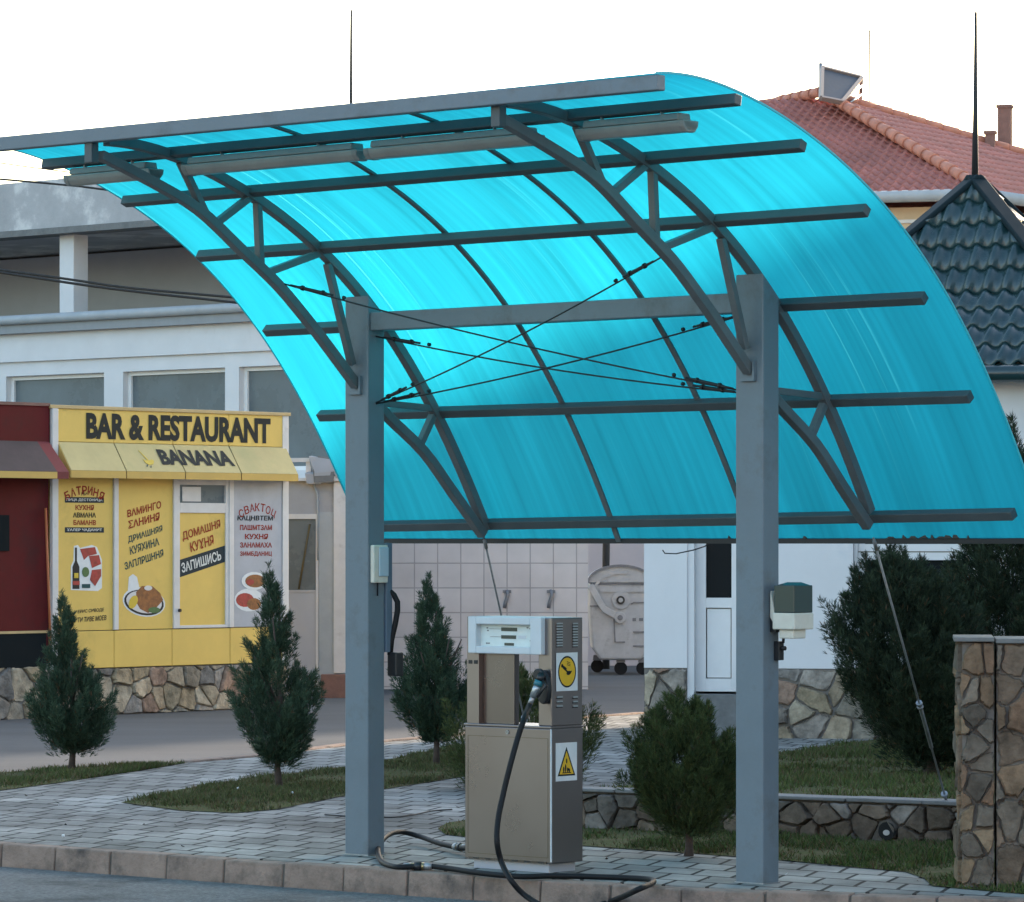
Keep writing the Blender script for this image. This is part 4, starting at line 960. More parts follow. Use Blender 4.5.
# panel 4
mb=MB(); xm,zm=X(257.5,510); arc_text(mb,KF,'СВАКТОЦ',xm,zm-.06,kx(276)-kx(238.5),.085,.09,yT,'letter_red',.012)
T(mb,'КАЦНВТЕМ',237.5,273,518.5,6,'letter_dark',0,.03,.12)
for s_,v in (('ПАШМТЗАМ',527.5),('КУХНЯ',536.5),('ЗАНАМАХА',545),('ЗИМБДАНИЦ',554)): T(mb,s_,{'КУХНЯ':245}.get(s_,240),{'КУХНЯ':268}.get(s_,272),v,5.5,'letter_red',0,.03)
mb.build('lettering',p4)
pic(p4,'plates_picture',[('sticker_white',ell(249,600,14.5,11.5)),('food_red',ell(245,600,9,7)),('food_brown',ell(254,604,7,6)),('sticker_white',ell(254,581,12.5,9)),('food_brown',ell(255,581,10,6.5)),('food_red',ell(250,582,4,3))])
# lower cladding panels
mb=MB().m('kiosk_yellow')
for a_,b_ in zip([57,113,171,229],[113,171,229,281.5]): KF.box(mb,kx(a_)+.004,kx(b_)-.004,-.012,.016,zs+.006,zq0-.008)
mb.m('seam_dark'); KF.box(mb,kx(57),kx(281.5),-.012,.004,zs,zq0); mb.build('cladding',t,bevel=.003)
# ---------------- red kiosk
XA=kx(-75); XB=XL-.012
t=thing('red_kiosk','dark red kiosk with red awning beside the yellow kiosk','kiosk',KF.p((XA+XB)/2,0,0))
zz1=ZT-.01
mb=MB().m('red_kiosk'); KF.box(mb,XA,XB,-2.4,-.008,.5,zz1); mb.m('red_kiosk'); KF.box(mb,XA,XB,-.008,.006,zV+.3,zz1); mb.build('wall',t)
mb=MB().m('chimney'); KF.box(mb,XA,XB,-2.4,.02,zz1,zz1+.03); mb.build('top_trim',t)
mb=MB(); xa,xb=XA,XB-.02; mb.m('red_awning_top'); zA=kz(20,441); zAo=kz(20,471,.3); zVo=kz(20,478,.3)
mb.prism([KF.p(xa,.006,zA),KF.p(xa,.3,zAo),KF.p(xa,.28,zAo-.008),KF.p(xa,.006,zA-.03)],KF.x*(xb-xa-.14)); mb.m('red_awning'); mb.prism([KF.p(xb-.14,.006,zA),KF.p(xb-.14,.3,zAo),KF.p(xb-.14,.28,zAo-.008),KF.p(xb-.14,.006,zA-.03)],KF.x*.14)
mb.m('red_awning'); mb.prism([KF.p(xb,.006,zA),KF.p(xb,.3,zAo),KF.p(xb,.3,zVo),KF.p(xb,.006,zVo)],KF.x*.01); KF.box(mb,xb-.14,xb,.288,.3,zVo,zAo); mb.m('awning_valance'); KF.box(mb,xa,xb-.14,.288,.3,zVo,zAo-.002); mb.build('awning',t)
mb=MB().m('glass_dark'); KF.box(mb,XA+.02,kx(46),-.008,.004,kz(20,668),kz(20,633)); mb.m('trim_tan'); KF.box(mb,XA,XB,.0,.012,kz(20,633.5),kz(20,631)); mb.build('lower_window',t)
mb=MB().m('glass_dark'); KF.box(mb,XA+.2,kx(9),-.008,.006,kz(5,551),kz(5,515)); mb.build('window',t)
mb=MB(); stone_box(mb,KF,XA,XB,-2.4,-.01,-.1,.5,'mortar'); stones(mb,KF,XA,XB,-.05,0.48,.23,.014,.035,23,PAL,1.1,y0=-.01); mb.build('stone_base',t)
mb=MB().m('orange_stick'); mb.tube([KF.p(kx(47,630),.06,kz(47,660)),KF.p(kx(43.5,510),.03,kz(44,508))],.012,8); tag(mb.build('broom_handle',origin=KF.p(kx(47,630),.06,.4)),'orange stick leaning on the red kiosk near its right corner','stick')
# ================================================================== BIG CONCRETE BUILDING (behind the kiosk)
bo=at(150,318,49); bo.z=0; BF=Fr(bo,A,-B)
bx=lambda u,v,y=0.:BF.px(u,v,y)[0]
bz=lambda u,v,y=0.:BF.px(u,v,y)[1]
t=thing('concrete_building','long pale building with dark strip windows and stained concrete upper storey','building',bo)
X0,X1=-14,3.25
zg0,zg1=bz(120,329),bz(120,317)
wz0,wz1=2.55,bz(55,374.5)
wins=[(6,104),(123,225),(239,345)]
mb=MB().m('plaster_white'); xw=[]
for a_,b_ in wins: xw.append((bx(a_,376),bx(b_,371)))
w_=xw[1][1]-xw[1][0]; p_=xw[1][0]-xw[0][0]
for k in range(1,4): xw.insert(0,(xw[0][0]-p_,xw[0][0]-p_+w_))
BF.box(mb,X0,X1,-.3,0,wz1,zg0); BF.box(mb,X0,X1,-.3,0,-.1,wz0)
prev=X0
for a_,b_ in xw+[(X1,X1)]:
    if a_>prev: BF.box(mb,prev,a_,-.3,0,wz0,wz1)
    prev=b_
BF.box(mb,X0,X1,-3.8,-.3,-.1,zg0); 
BF.box(mb,X0,X1,0,.05,bz(130,357),zg0)
mb.build('wall',t)
for a_,b_ in xw:
    mb=MB().m('frame_white'); 
    for q in ((a_,b_,wz1-.05,wz1),(a_,b_,wz0,wz0+.05),(a_,a_+.05,wz0+.05,wz1-.05),(b_-.05,b_,wz0+.05,wz1-.05)): BF.box(mb,q[0],q[1],-.15,-.09,q[2],q[3])
    fo=mb.build('window',t); mb=MB().m('window_glass'); BF.box(mb,a_+.05,b_-.05,-.13,-.12,wz0+.05,wz1-.05); mb.build('pane',fo)
mb=MB().m('fascia_grey'); BF.box(mb,X0,X1,-4,.16,zg0,zg1); mb.build('roof_edge',t)
mb=MB().m('gutter_grey'); mb.tube([BF.p(X0,.19,zg1+.02),BF.p(X1,.19,zg1+.02)],.06,10); mb.build('gutter',t)
# upper storey
zs0,zs1=bz(80,230),bz(60,179)
mb=MB().m('concrete'); BF.box(mb,X0,X1,-3.8,.02,zs0,zs1); mb.build('roof_slab',t)
mb=MB().m('coping'); BF.box(mb,X0,X1,-.3,.06,zs0-.03,zs0+.05); mb.build('slab_ledge',t)
mb=MB().m('concrete_plain'); BF.box(mb,X0,X1,-3.8,-2.6,zg1,zs0-.031); mb.build('recessed_wall',t)
for u in (72,-150,300):
    mb=MB().m('plaster_white'); xc=bx(u,270,-.25); BF.box(mb,xc-.13,xc+.13,-.4,-.16,zg1,zs0-.031); mb.build('column',t)
# ---------------- grey annex
AY=44.6; AF=Fr(V((at(286,600,AY).x,AY,0)),(1,0,0),(0,-1,0)); ax=lambda u,v=600:AF.px(u,v)[0]; az=lambda v:AF.px(300,v)[1]
t=thing('grey_annex','small grey annexe with metal door between yellow kiosk and tiled wall','building',AF.o)
mb=MB().m('annex_grey'); AF.box(mb,ax(262),ax(350),-3,0,-.1,az(478)); mb.build('wall',t)
mb=MB().m('trim_white'); AF.box(mb,ax(262),ax(346),-.1,.05,az(462),az(458)); AF.box(mb,ax(262),ax(330),-.05,.08,az(481),az(478)); AF.box(mb,ax(306),ax(311),-.05,.03,az(478),az(462)); mb.build('eave_rail',t)
mb=MB().m('debris_white'); r=random.Random(2)
for k in range(16):
    u=r.uniform(314,346); v=r.uniform(463,479); p=AF.p(ax(u),.05,az(v)); s_=r.uniform(.05,.13); mb.m(r.choice(['annex_grey','trim_white','coping','poster_grey']))
    mb.hexa([p+V((a_*s_*r.uniform(.6,1.2),b_*s_*.6,c_*s_*r.uniform(.4,.9))) for a_,b_,c_ in [(-1,-1,-1),(1,-1,-1),(1,1,-1),(-1,1,-1),(-1,-1,1),(1,-1,1),(1,1,1),(-1,1,1)]])
mb.build('eave_rubble',t)
dm=MB().m('trim_white'); AF.box(dm,ax(286),ax(319),0,.03,az(519),az(514)); AF.box(dm,ax(316),ax(318.5),0,.03,-.1,az(519)); dm.m('concrete_plain'); AF.box(dm,ax(288),ax(316),0,.012,-.05,az(590)); AF.box(dm,ax(288),ax(316),.0,.02,az(592),az(590)); do=dm.build('door',t)
mb=MB().m('vent_dark'); mb.m('window_glass'); AF.box(mb,ax(288.5),ax(315.5),.0,.01,az(590),az(519)); mb.m('seam_dark'); mb.tube([AF.p(ax(299),.02,az(589)),AF.p(ax(310),.02,az(524))],.012,6); mb.build('pane',do)
mb=MB().m('gutter_grey'); AF.box(mb,ax(319),ax(334),0,.025,-.05,az(512)); mb.build('metal_panel',t)
mb=MB().m('trim_white'); AF.box(mb,ax(334),ax(346),0,.06,az(673),az(480)); mb.build('corner_column',t)
mb=MB().m('chimney'); AF.box(mb,ax(322),ax(352),0,.25,-.1,az(674)); mb.build('step',t)
mb=MB().m('gutter_grey'); mb.tube([AF.p(ax(u),.03,az(v)) for u,v in ((314,480),(315,488),(317.5,494),(318,512),(318,560))],.012,6); mb.build('pipe',t)
# ---------------- tiled wall
TY=47.; TF=Fr(V((at(345,600,TY).x,TY,0)),(1,0,0),(0,-1,0)); tx=lambda u:TF.px(u,600)[0]; tz=lambda v:TF.px(400,v)[1]
t=thing('tiled_wall','pale pink tiled wall behind the fuel pump, left of the dumpster','wall',TF.o)
mb=MB().m('wall_tiles'); TF.box(mb,tx(345),tx(588),-2.2,0,-.1,3.0); mb.build('wall',t)
for u in (507,551):
    mb=MB().m('dumpster_dark'); x_=tx(u); mb.tube([TF.p(x_,.0,tz(591)),TF.p(x_,.05,tz(591)),TF.p(x_+.01,.06,tz(595)),TF.p(x_-.02,.05,tz(603)),TF.p(x_-.03,.05,tz(608))],.022,8); TF.box(mb,x_-.05,x_+.05,0,.02,tz(593),tz(590)); mb.build('wall_tap',t)
mb=MB().m('trim_white'); TF.box(mb,tx(345)-.02,tx(384),-.3,.05,-.1,3.0); mb.build('corner_column',t)
# ---------------- lavender wall behind dumpster
LY=56.; LFm=Fr(V((at(575,600,LY).x,LY,0)),(1,0,0),(0,-1,0))
t=thing('rear_wall','plain lavender grey wall behind the dumpster','wall',LFm.o)
mb=MB().m('lavender'); LFm.box(mb,-1.2,5,-.3,0,-.1,3.2); mb.build('wall_face',t)
mb=MB().m('coping'); LFm.box(mb,-1.2,5,-.35,.05,3.2,3.28); mb.build('coping',t)
# ---------------- dumpster
DY=52.; DF=Fr(V((at(618,668,DY).x,DY,0)),(1,0,0),(0,-1,0)); Dx=lambda u,v:DF.px(u,v)
t=thing('dumpster','pale grey metal wheeled dumpster with rounded lid by the tiled wall','dumpster',DF.o)
body=[(589.5,583),(589.5,612),(592,648),(600,660),(641,660),(650,648),(652,612),(652,583)]
mb=MB().m('dumpster'); DF.shape(mb,[Dx(u,v) for u,v in body],-1.3,0); bo_=mb.build('body',t,bevel=.03)
arc_=[(588.5,583)]+[(620.5-32.5*math.cos(a_),583-17.5*math.sin(a_)) for a_ in np.linspace(.12,math.pi-.12,15)]+[(652.5,583)]
mb=MB().m('dumpster'); DF.shape(mb,[Dx(u,v) for u,v in arc_],-1.32,.02); mb.build('lid',t,bevel=.02)
mb=MB().m('dumpster_dark'); pts=[DF.p(*[ (q:=Dx(u,v))[0],.03,q[1]][:3]) for u,v in arc_]
mb.sweep(pts,.05,.03,DF.y); mb.build('lid_rim',t)
mb=MB().m('dumpster'); 
def barpx(mb,pp,w,y): mb.sweep([DF.p(Dx(u,v)[0],y,Dx(u,v)[1]) for u,v in pp],.03,w,DF.y)
barpx(mb,[(590,585),(597,598),(604,609),(620,618)],.085,.06); DF.disc(mb,*Dx(620,617.5),.075,.075,.02,.085); mb.m('dumpster_dark'); DF.disc(mb,*Dx(620,617.5),.035,.035,.085,.1); mb.build('lid_arm',t,bevel=.01)
mb=MB().m('dumpster'); DF.disc(mb,*Dx(621,600),.12,.12,0,.04); mb.m('black_plastic'); DF.disc(mb,*Dx(620.5,600),.055,.055,.04,.09); mb.m('dumpster'); DF.disc(mb,*Dx(620.5,600),.03,.03,.09,.1); mb.build('lifting_pin',t,bevel=.008)
mb=MB().m('dumpster_dark'); 
for pp in ([(614,619),(615,642),(625,642)],[(631,604),(634,602.5),(650,602.5)],[(633,632),(650,632)],[(633,646),(650,646)],[(593,584),(650,584)],[(590,606),(606,606)]): barpx(mb,pp,.018,.005)
DF.box(mb,Dx(632.5,0)[0],Dx(636,0)[0],0,.01,Dx(0,621)[1],Dx(0,618)[1]); DF.box(mb,Dx(639,0)[0],Dx(643,0)[0],0,.01,Dx(0,621)[1],Dx(0,618)[1]); mb.build('rib',t)
mb=MB().m('dumpster'); barpx(mb,[(594,587),(603,577),(616,572.5),(627,572.5)],.035,.03); barpx(mb,[(600,590),(650,590)],.05,.01); mb.build('grab_rail',t)
for u in (599,621,643):
    mb=MB().m('dumpster_dark'); cx,cz=Dx(u,668); wy=-.15 if u!=599 else -1.1
    DF.shape(mb,[(cx-.06,.0+.13),(cx+.06,.13),(cx+.05,.2),(cx-.05,.2)],wy-.05,wy+.05); w=mb.build('wheel_fork',t)
    mb=MB().m('black_rubber'); DF.disc(mb,cx,.085-.03,.085,.085,wy-.03,wy+.03); mb.build('wheel',w)
mb=MB().m('wire'); q=at(606,566,54.5); mb.tube([V((q.x,54.5,-.05)),V((q.x,54.5,1.4)),V((q.x+.02,54.5,2.9))],.05,8); tag(mb.build('pole',origin=V((q.x,54.5,0))),'dark thin pole standing right behind the dumpster','pole')
# ================================================================== WHITE BUILDING
WY=34.9; WP=math.radians(10); WF=Fr(V((at(644,600,WY).x,WY,0)),(math.cos(WP),-math.sin(WP),0),(-math.sin(WP),-math.cos(WP),0)); wx=lambda u:WF.px(u,600)[0]; wz=lambda v:WF.px(700,v)[1]
t=thing('white_building','white plastered bungalow with stone base and dark tiled pyramid roof','building',WF.o)
ZE=3.12; XE=wx(644)+6.4; zst=wz(668)
ds,de=wx(687),wx(742); ws,we=wx(853),wx(975); zd=wz(692); zwh=wz(520); zws=wz(640)
mb=MB().m('plaster_blue')
DH=2.45
WF.box(mb,0,ds,-.35,0,zst,ZE); WF.box(mb,ds,de,-.35,0,DH,ZE); WF.box(mb,de,ws,-.35,0,zst,ZE); WF.box(mb,ws,we,-.35,0,2.35,ZE); WF.box(mb,ws,we,-.35,0,zst,zws); WF.box(mb,we,XE,-.35,0,zst,ZE)
WF.box(mb,0,.35,-2.3,-.35,-.1,ZE); WF.box(mb,XE-.35,XE,-2.3,-.35,-.1,ZE); WF.box(mb,0,XE,-2.6,-2.3,-.1,ZE); WF.box(mb,.35,XE-.35,-2.3,-.35,ZE-.15,ZE); mb.build('wall',t)
mb=MB()
for a_,b_,sd in ((0,ds,31),(de,XE,32)):
    stone_box(mb,WF,a_,b_,-.35,-.01,-.1,zst-.002,'mortar'); stones(mb,WF,a_,b_,-.05,zst-.002,.235,.017,.034,sd,PAL,1.05,y0=-.01)
mb.build('stone_base',t)
mb=MB().m('plaster_blue'); WF.box(mb,ds-.0,ds+.06,-.349,-.02,-.05,DH-.001); mb.m('coping'); WF.box(mb,ds+.06,de,-.34,.12,-.1,zd-.02); mb.build('doorstep',t)
dmb=MB().m('frame_white'); y0,y1=-.20,-.13; fx0,fx1=wx(694),wx(740)
for q in ((fx0,wx(704),zd,DH-.002),(fx1-.09,fx1,zd,DH-.002),(wx(704),fx1-.09,zd,wz(679)),(wx(704),fx1-.09,wz(608),wz(598)),(wx(704),fx1-.09,DH-.1,DH-.002)): WF.box(dmb,q[0],q[1],y0,y1,q[2],q[3])
WF.box(dmb,ds+.061,fx0-.004,-.22,-.10,zd-.02,DH-.002)
do=dmb.build('door',t,bevel=.008)
mb=MB().m('frame_white'); WF.box(mb,wx(705),fx1-.1,-.19,-.150,wz(678),wz(609)); mb.m('seam_dark'); 
a_,b_,c_,d_=wx(704.6),fx1-.092,wz(678.6),wz(608.6); WF.box(mb,a_,b_,-.19,-.158,c_,d_); mb.build('door_panel',do)
mb=MB().m('glass_dark'); WF.box(mb,wx(704),fx1-.09,-.175,-.165,wz(598),DH-.1); mb.build('pane',do)
mb=MB().m('black_plastic'); mb.tube([WF.p(wx(692.5),-.10,wz(617)),WF.p(wx(692.5),-.07,wz(619)),WF.p(wx(692.5),-.08,wz(629))],.012,6); mb.build('hinge',do)
wmb=MB().m('frame_white'); y0,y1=-.2,-.12
xw0,xw1=wx(857),we-.01; zr0,zr1=wz(560),wz(544)
for q in ((xw0,wx(863.5),zws,2.349),(xw1-.06,xw1,zws,2.349),(wx(863.5),xw1-.06,zr0,zr1),(wx(863.5),xw1-.06,zws,zws+.07),(wx(863.5),xw1-.06,2.28,2.349)): WF.box(wmb,q[0],q[1],y0,y1,q[2],q[3])
wmb.m('seam_dark'); WF.box(wmb,wx(857),xw1,-.121,-.118,wz(552.3),wz(551.3)); wmb.m('frame_white'); WF.box(wmb,ws+.002,xw0-.002,-.22,-.08,zws,2.349)
wo=wmb.build('window',t)
mb=MB().m('glass_dark'); WF.box(mb,wx(863.5),xw1-.06,-.17,-.16,zws+.07,zr0); WF.box(mb,wx(863.5),xw1-.06,-.17,-.16,zr1,2.28); mb.build('pane',wo)
# tiled roofs ------------------------------------------------------
def tiled(mb, eL, eR, tL, tR, rw, cl, amp, step, mat, seg=8):
    eL,eR,tL,tR=map(V,(eL,eR,tL,tR)); ex=(eR-eL).normalized(); up=((tL+tR)/2-(eL+eR)/2); up=(up-ex*up.dot(ex)); n=ex.cross(up).normalized()
    if n.z<0: n=-n
    H=up.length; es=up/H; mb.m(mat); old=mb.sm; mb.sm=True
    def rngx(v):
        f=v/H; a=eL.lerp(tL,f); b=eR.lerp(tR,f); return (a-eL).dot(ex),(b-eL).dot(ex)
    nc=max(1,round(H/cl)); c=H/nc
    for j in range(nc):
        v0,v1=j*c,(j+1)*c; a0,b0=rngx(v0); a1,b1=rngx(v1)
        lo=min(a0,a1); hi=max(b0,b1); k0=math.floor(lo/rw*seg); k1=math.ceil(hi/rw*seg); rows=[]
        for (v,a,b,hgt) in ((v0,a0,b0,0),(v0,a0,b0,step),(v1,a1,b1,.0)):
            row=[]
            for k in range(k0,k1+1):
                x=min(max(k*rw/seg,a),b); ph=(x/rw)%1; pr=(1+math.cos(2*math.pi*ph))/2; pr=pr**1.6
                row.append(len(mb.v)); mb.v.append(tuple(eL+ex*x+es*(v+(0.0 if hgt==0 else 0))+n*(amp*pr+hgt+.0)))
            rows.append(row)
        for r0,r1 in zip(rows,rows[1:]):
            for i in range(len(r0)-1):
                if (V(mb.v[r0[i]])-V(mb.v[r0[i+1]])).length>1e-5 or (V(mb.v[r1[i]])-V(mb.v[r1[i+1]])).length>1e-5: mb.face((r0[i],r0[i+1],r1[i+1],r1[i]))
    mb.sm=old
RC=V((at(975,180,36.3).x,36.3,0)); ph=math.radians(25.8)
crn=lambda R,z:[RC+V((-R*math.cos(ph),-R*math.sin(ph),z)),RC+V((R*math.sin(ph),-R*math.cos(ph),z)),RC+V((R*math.cos(ph),R*math.sin(ph),z)),RC+V((-R*math.sin(ph),R*math.cos(ph),z))]
zap=at(975,182,36.3).z; zk_=at(975,297,35.6).z; zev=at(1000,366,34.0).z
c1=crn(1.45,zk_); c2=crn(2.9,zev); apx=RC+V((0,0,zap))
mb=MB()
for i in range(4):
    j=(i+1)%4; tiled(mb,c2[i],c2[j],c1[i],c1[j],.17,.33,.055,.03,'roof_navy'); tiled(mb,c1[i],c1[j],apx,apx,.17,.33,.055,.03,'roof_navy')
ro=mb.build('roof',t,fixn=True)
mb=MB().m('roof_cap')
for i in range(4):
    pth=[c2[i],c1[i],apx]
    for a_,b_ in zip(pth,pth[1:]): mb.beam(a_+UP*.04,b_+UP*.05,.17,.05)
mb.build('hip_cap',ro,bevel=.015)
mb=MB().m('roof_navy'); cg=crn(2.98,zev-.06)
for i in range(4): mb.tube([cg[i],cg[(i+1)%4]],.075,8)
mb.build('gutter',ro)
mb=MB().m('plaster_white'); cs=crn(2.8,zev-.12); mb.prism(cs,UP*.04); mb.build('soffit',ro)
mb=MB().m('wire'); mb.tube([apx+UP*.02,at(975.5,110,36.3),at(975.8,12,36.3)],[.032,.022,.012],8); mb.build('lightning_rod',ro)
# ================================================================== RED ROOFED HOUSE
N_=at(982,192,56); L2=N_+V((-.95,.30,0))*9; F_=V((12.6,64.5,N_.z)); A1=at(822,95,61); A2=at(776,105,62.5); Bk=L2+(F_-N_)
t=thing('red_roofed_house','tall cream house with red tiled hip roof behind the bungalow','house',V((N_.x-1,N_.y+3,0)))
mb=MB(); tiled(mb,L2,N_,A2,A1,.15,.235,.045,.03,'roof_red'); tiled(mb,N_,F_,A1,A1+V((.01,.01,0)),.21,.30,.035,.02,'roof_red'); tiled(mb,F_,Bk,A1,A2,.4,.5,.03,.02,'roof_red',4); tiled(mb,Bk,L2,A2,A2+V((0,.01,0)),.4,.5,.03,.02,'roof_red',4)
ro=mb.build('roof',t)
mb=MB().m('ridge_red')
def ridge(a,b,r=.09,ln=.30):
    d=b-a; n=max(1,int(d.length/ln)); s_=d.normalized()
    for k in range(n):
        p=a+d*(k/n)+UP*.05; q=a+d*((k+1.12)/n)+UP*.05; mb.tube([p,p.lerp(q,.5),q],[r*1.12,r*1.02,r*.86],10)
ridge(N_,A1,.08); ridge(F_,A1,.07); ridge(L2,A2,.08); ridge(A1,A2,.08)
mb.build('ridge_tiles',ro)
inset=[N_,F_,Bk,L2]; cc=sum(inset,V((0,0,0)))/4; wl_=[p+(cc-p).normalized()*.55 for p in inset]
mb=MB().m('house_cream'); mb.prism([V((p.x,p.y,-.1)) for p in wl_],UP*(N_.z-.05)); wo=mb.build('wall',t)
mb=MB().m('trim_white'); 
for i in range(4):
    a_,b_=wl_[i],wl_[(i+1)%4]; 
    for zz_,hh in ((N_.z-.35,.05),(N_.z-.55,.04)): mb.beam(V((a_.x,a_.y,zz_)),V((b_.x,b_.y,zz_)),.08,hh)
mb.build('cornice',wo)
mb=MB().m('gutter_grey')
for i in range(4): mb.tube([inset[i]-UP*.03,inset[(i+1)%4]-UP*.03],.085,8)
mb.build('gutter',ro)
for (u0,u1,v0,v1,Y) in ((997.5,1011.5,108,156,63),(985,995,134,154,62)):
    mb=MB().m('chimney'); a_=at(u0,v1+6,Y); b_=at(u1,v0,Y); f=Fr(V((a_.x,Y,a_.z)),(.94,-.33,0),(-.33,-.94,0)); w=(b_.x-a_.x)*.9
    f.box(mb,0,w,-w*.9,0,-.9,b_.z-a_.z); f.box(mb,-.02,w+.02,-w*.9-.02,.02,b_.z-a_.z,b_.z-a_.z+.05); o=mb.build('chimney',ro)
    mb=MB().m('gutter_grey'); f.box(mb,-.06,w+.12,-w,.06,-.15,.12); mb.build('flashing',o)
# solar collector on the ridge
c0=at(823,98,61.2)
t=thing('solar_panel','tilted solar collector with metal frame on the red roof ridge','solar panel',c0)
q=[at(822,68,61.0),at(861.5,78,61.4),at(842,102,60.2),at(821,98,60.0)]
mb=MB().m('collector_glass'); n=((q[1]-q[0]).cross(q[3]-q[0])).normalized(); mb.prism(q,n*.05); mb.build('collector',t)
mb=MB().m('collector_frame')
for i in range(4): mb.beam(q[i],q[(i+1)%4],.05,.07,n)
mb.build('frame',t)
mb=MB().m('zinc'); mb.tube([q[1],at(860,110,62.2)],.03,6); mb.tube([q[1]-UP*.12,q[2]],.02,6); mb.tube([q[1]-UP*.25,q[2].lerp(at(860,110,62.2),.3)],.018,6); mb.tube([at(820.7,63,61.2),at(820.7,100,61.2)],.03,6); mb.build('stand',t)
mb=MB().m('wire'); mb.tube([at(870,112,62.5),at(869.6,30,62.5)],.012,6); tag(mb.build('lightning_rod',origin=at(870,112,62.5)),'very thin rod on the red roof right of the solar collector','rod')
mb=MB().m('wire'); mb.tube([at(351,170,52),at(351,95,52),at(351.3,10,52)],[.03,.022,.014],6); tag(mb.build('antenna_mast',origin=at(351,170,52)),'thin antenna mast rising behind the canopy on the left','mast')
# overhead wires
for l,pp in (('upper thin overhead wire crossing the stained concrete storey',[(-60,174,42),(60,184.5,42),(115,191,42),(345,222,42)]),('thick lower overhead wire in front of the grey recessed storey',[(-60,263,41),(60,281.5,41),(130,291,41),(240,303,41),(345,316,41)]),('faint lower overhead wire just above the thick one',[(-60,262,43),(60,278,43),(130,288,43),(240,298,43),(345,309,43)]),('topmost faint overhead wire against the sky',[(-60,157,44),(0,163,44),(60,171,44),(345,205,44)])):
    mb=MB().m('wire'); mb.tube(spline([at(*p) for p in pp],4),.014 if 'thick' in l else (.011 if 'upper' in l else .006),6); tag(mb.build('overhead_wire',origin=at(*pp[0])),l,'wire','overhead wires on the left')
# ================================================================== TREES AND BUSHES
def egg(R,peak=.3,sharp=1.5,low=.5):
    def f(h):
        if h<peak: return R*(low+(1-low)*math.sin(h/peak*math.pi/2))
        s_=(h-peak)/(1-peak); return R*max(0.015,(1-s_**1.25)**1.0*(1-.28*math.sin(s_*math.pi)))
    return f
def conifer(name,label,cat,base,H,z0,prof,n,leaf,seed,cd_,cl_,group=None,tr=.022,lean=(0,0),clump=.16,forks=3,th=None,**kw):
    t=thing(name,label,cat,base,group)
    mb=MB(); trunk(mb,base,th or H*.8,tr,.006,forks,seed,spread=prof(.3)*.5); mb.build('trunk',t)
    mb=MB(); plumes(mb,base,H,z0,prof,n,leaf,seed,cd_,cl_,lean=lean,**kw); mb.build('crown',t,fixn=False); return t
CD,CL=(.020,.044,.028),(.090,.145,.082)
gr='small conical conifers on the grass beds'
b=G(72,770); H=EYE-(592-HOR)/FPX*b.y
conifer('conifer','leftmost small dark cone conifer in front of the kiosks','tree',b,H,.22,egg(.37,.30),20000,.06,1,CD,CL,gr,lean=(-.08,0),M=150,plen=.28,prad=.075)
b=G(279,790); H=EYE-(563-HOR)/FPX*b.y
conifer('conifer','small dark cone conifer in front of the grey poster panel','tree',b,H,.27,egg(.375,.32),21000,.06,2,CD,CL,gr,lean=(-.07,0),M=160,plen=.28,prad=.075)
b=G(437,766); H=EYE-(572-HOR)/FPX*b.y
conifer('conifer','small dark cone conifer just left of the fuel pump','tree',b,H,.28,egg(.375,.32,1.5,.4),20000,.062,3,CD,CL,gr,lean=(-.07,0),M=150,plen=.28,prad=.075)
CD2,CL2=(.026,.046,.018),(.12,.16,.052)
def ball(R,top=2.2,low=.35,pk=.42):
    def f(h):
        if h<pk: return R*(low+(1-low)*math.sin(h/pk*math.pi/2))
        s_=(h-pk)/(1-pk); return R*max(.04,(1-s_**top)**.75)
    return f
b=G(521,789); conifer('bush','rounded olive green bush directly behind the fuel pump','bush',b,.86,.04,ball(.55,2.4,.7),22000,.06,4,CD2,(.12,.14,.04),tr=.02,M=260,plen=.24,prad=.10)
b=G(688,856); H=EYE-(688-HOR)/FPX*b.y
conifer('bush','rounded dark bush on a short stem left of the right post','bush',b,H,.19,ball(.335,2.6,.36,.42),30000,.05,5,CD2,CL2,tr=.022,th=.35,up=1.1,M=330,plen=.19,prad=.075,lean=(-.06,0))
b=G(932,772,.19)
conifer('bush','large dense dark bush on the lawn behind the stay cable','bush',b,1.52,.14,ball(.55,2.6,.45,.45),52000,.07,6,(.013,.026,.016),(.058,.085,.042),tr=.05,th=.5,lean=(-.30,0),M=460,plen=.30,prad=.13)
b=V((at(1012,600,28.2).x,28.2,.15))
conifer('conifer','tall dark conifer behind the stone pillar at the right edge','tree',b,2.45,.15,egg(.70,.45,1.5,.65),62000,.08,8,(.013,.026,.016),(.062,.088,.044),tr=.04,M=460,plen=.36,prad=.14,th=1.4)
# ------------------------------------------------------------------ litter on the ground
mb=MB(); r=random.Random(9)
for k in range(110):
    u=r.uniform(0,1000); v=r.uniform(775,885); p=G(u,v,.003); 
    if (p-V((KF.o.x,KF.o.y,0))).length<2: continue
    fy=844+.066*u
    if v>fy-4: continue
    s_=r.uniform(.006,.022); a_=r.uniform(0,6.28); mb.m('debris' if r.random()<.9 else 'debris_white'); 
    if mb.cur and mb.mats[mb.cur]=='debris_white': s_*=.5
    e1=V((math.cos(a_),math.sin(a_),.2))*s_; e2=V((-math.sin(a_),math.cos(a_),.1))*s_*.5
    mb.poly([p-e1,p+e2,p+e1+UP*.006,p-e2])
for u,v in ((62,836),(237,788.5),(291,793)):
    p=G(u,v,.03); mb.m('debris_white'); mb.tube([p,p+V((.015,0,.004))],.008,6)
o=mb.build('litter',fixn=False); o['kind']='stuff'
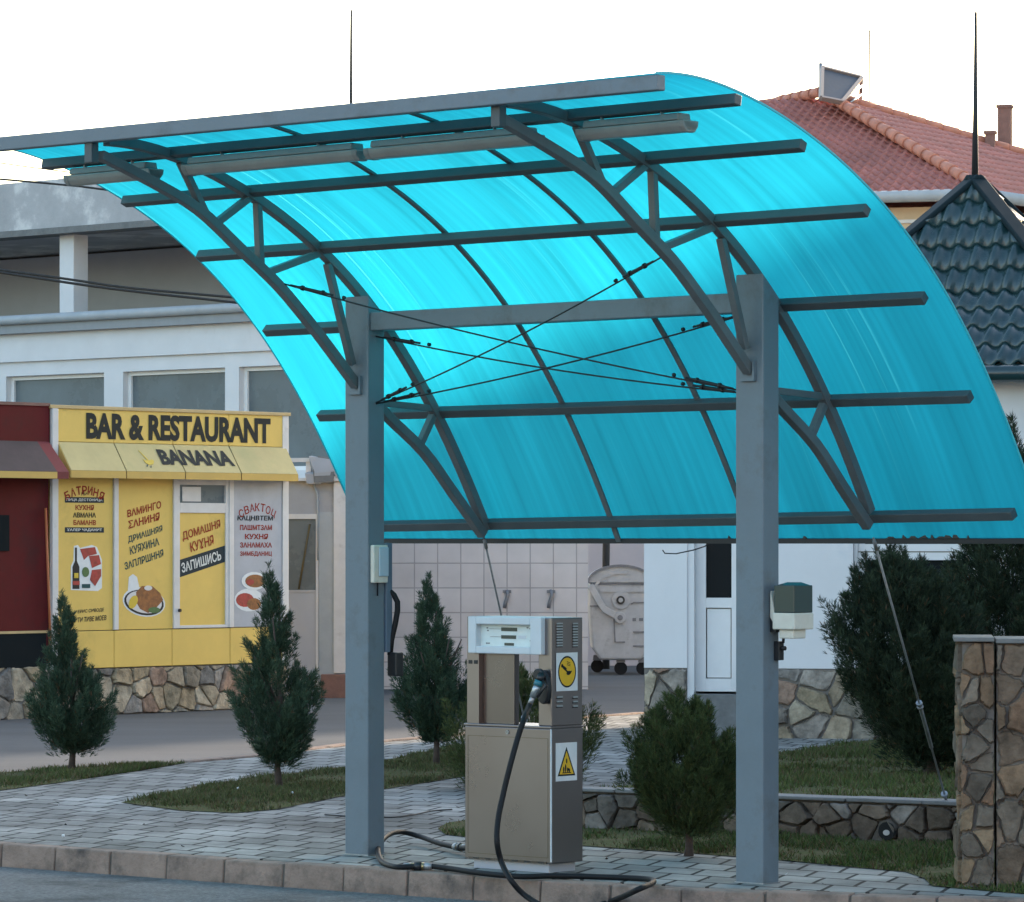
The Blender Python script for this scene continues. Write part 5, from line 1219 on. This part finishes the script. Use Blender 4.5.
# ================================================================== LIGHT
SUN_AZ,SUN_EL=math.radians(34),math.radians(13)     # azimuth from +Y towards +X
S=V((math.sin(SUN_AZ)*math.cos(SUN_EL),math.cos(SUN_AZ)*math.cos(SUN_EL),math.sin(SUN_EL)))
sl=bpy.data.lights.new('sun','SUN'); so=bpy.data.objects.new('sun',sl); col.objects.link(so)
sl.energy=2.5; sl.angle=math.radians(1.6); sl.color=(1,.82,.64); so.rotation_euler=S.to_track_quat('Z','Y').to_euler(); so.location=S*80
# unseen blocks added outside the frame on the right: they keep the forecourt in shade
for nm,l,x0,x1,y0,y1,h in (('shade_block','unseen shade block added beside the bungalow outside the picture',9.2,24,20,42.5,6.0),('shade_block','unseen shade block added behind the red roofed house outside the picture',12.9,18.7,66,74,11)):
    t=thing(nm,l,'house',V(((x0+x1)/2,(y0+y1)/2,0))); mb=MB().m('far_block'); f=Fr(V((x0,y0,0)),(1,0,0),(0,1,0)); f.box(mb,0,x1-x0,0,y1-y0,-.1,h); mb.build('wall',t)
    mb=MB().m('roof_red'); f.box(mb,-.4,x1-x0+.4,-.4,y1-y0+.4,h,h+.3); mb.build('roof',t)
for k,(x0,wd,h,l) in enumerate(((-24,13,6.5,'unseen wide house added across the street for bounce light, left of the viewpoint'),(-9,15,7.2,'unseen house added across the street for bounce light, straight behind the viewpoint'),(8,14,6.2,'unseen house added across the street for bounce light, right of the viewpoint'))):  # unseen houses added behind the camera for warm bounce and pump reflections
    f=Fr(V((x0,-16,0)),(1,0,0),(0,1,0)); t=thing('bounce_block',l,'house',f.o); mb=MB().m('bounce_plaster'); f.box(mb,0,wd,-8,0,-.15,h); mb.build('wall',t)
    mb=MB().m('roof_red'); mb.prism([f.p(-.4,.5,h),f.p(-.4,-8.5,h),f.p(-.4,-4,h+2.4)],V((wd+.8,0,0))); mb.build('roof',t)
    for zc in (1.6,4.4):
        for c in range(int(wd/3)):
            mb=MB().m('glass_dark'); f.box(mb,1.2+c*3,2.5+c*3,.001,.03,zc-.7,zc+.7); mb.build('window',t)
w=bpy.data.worlds.new('World'); scene.world=w; w.use_nodes=True; nt=w.node_tree; bg=nt.nodes['Background']
sky=nt.nodes.new('ShaderNodeTexSky'); sky.sky_type='NISHITA'; sky.sun_disc=False; sky.sun_elevation=SUN_EL; sky.sun_rotation=SUN_AZ
sky.air_density=1.1; sky.dust_density=2.2; sky.ozone_density=1.1
nt.links.new(sky.outputs[0],bg.inputs['Color']); bg.inputs['Strength'].default_value=.15
vs=scene.view_settings; vs.view_transform='Standard'; vs.look='None'; vs.gamma=1; vs.exposure=2.1; vs.use_curve_mapping=False
scene.render.engine='CYCLES'; scene.cycles.use_denoising=True; scene.cycles.max_bounces=8
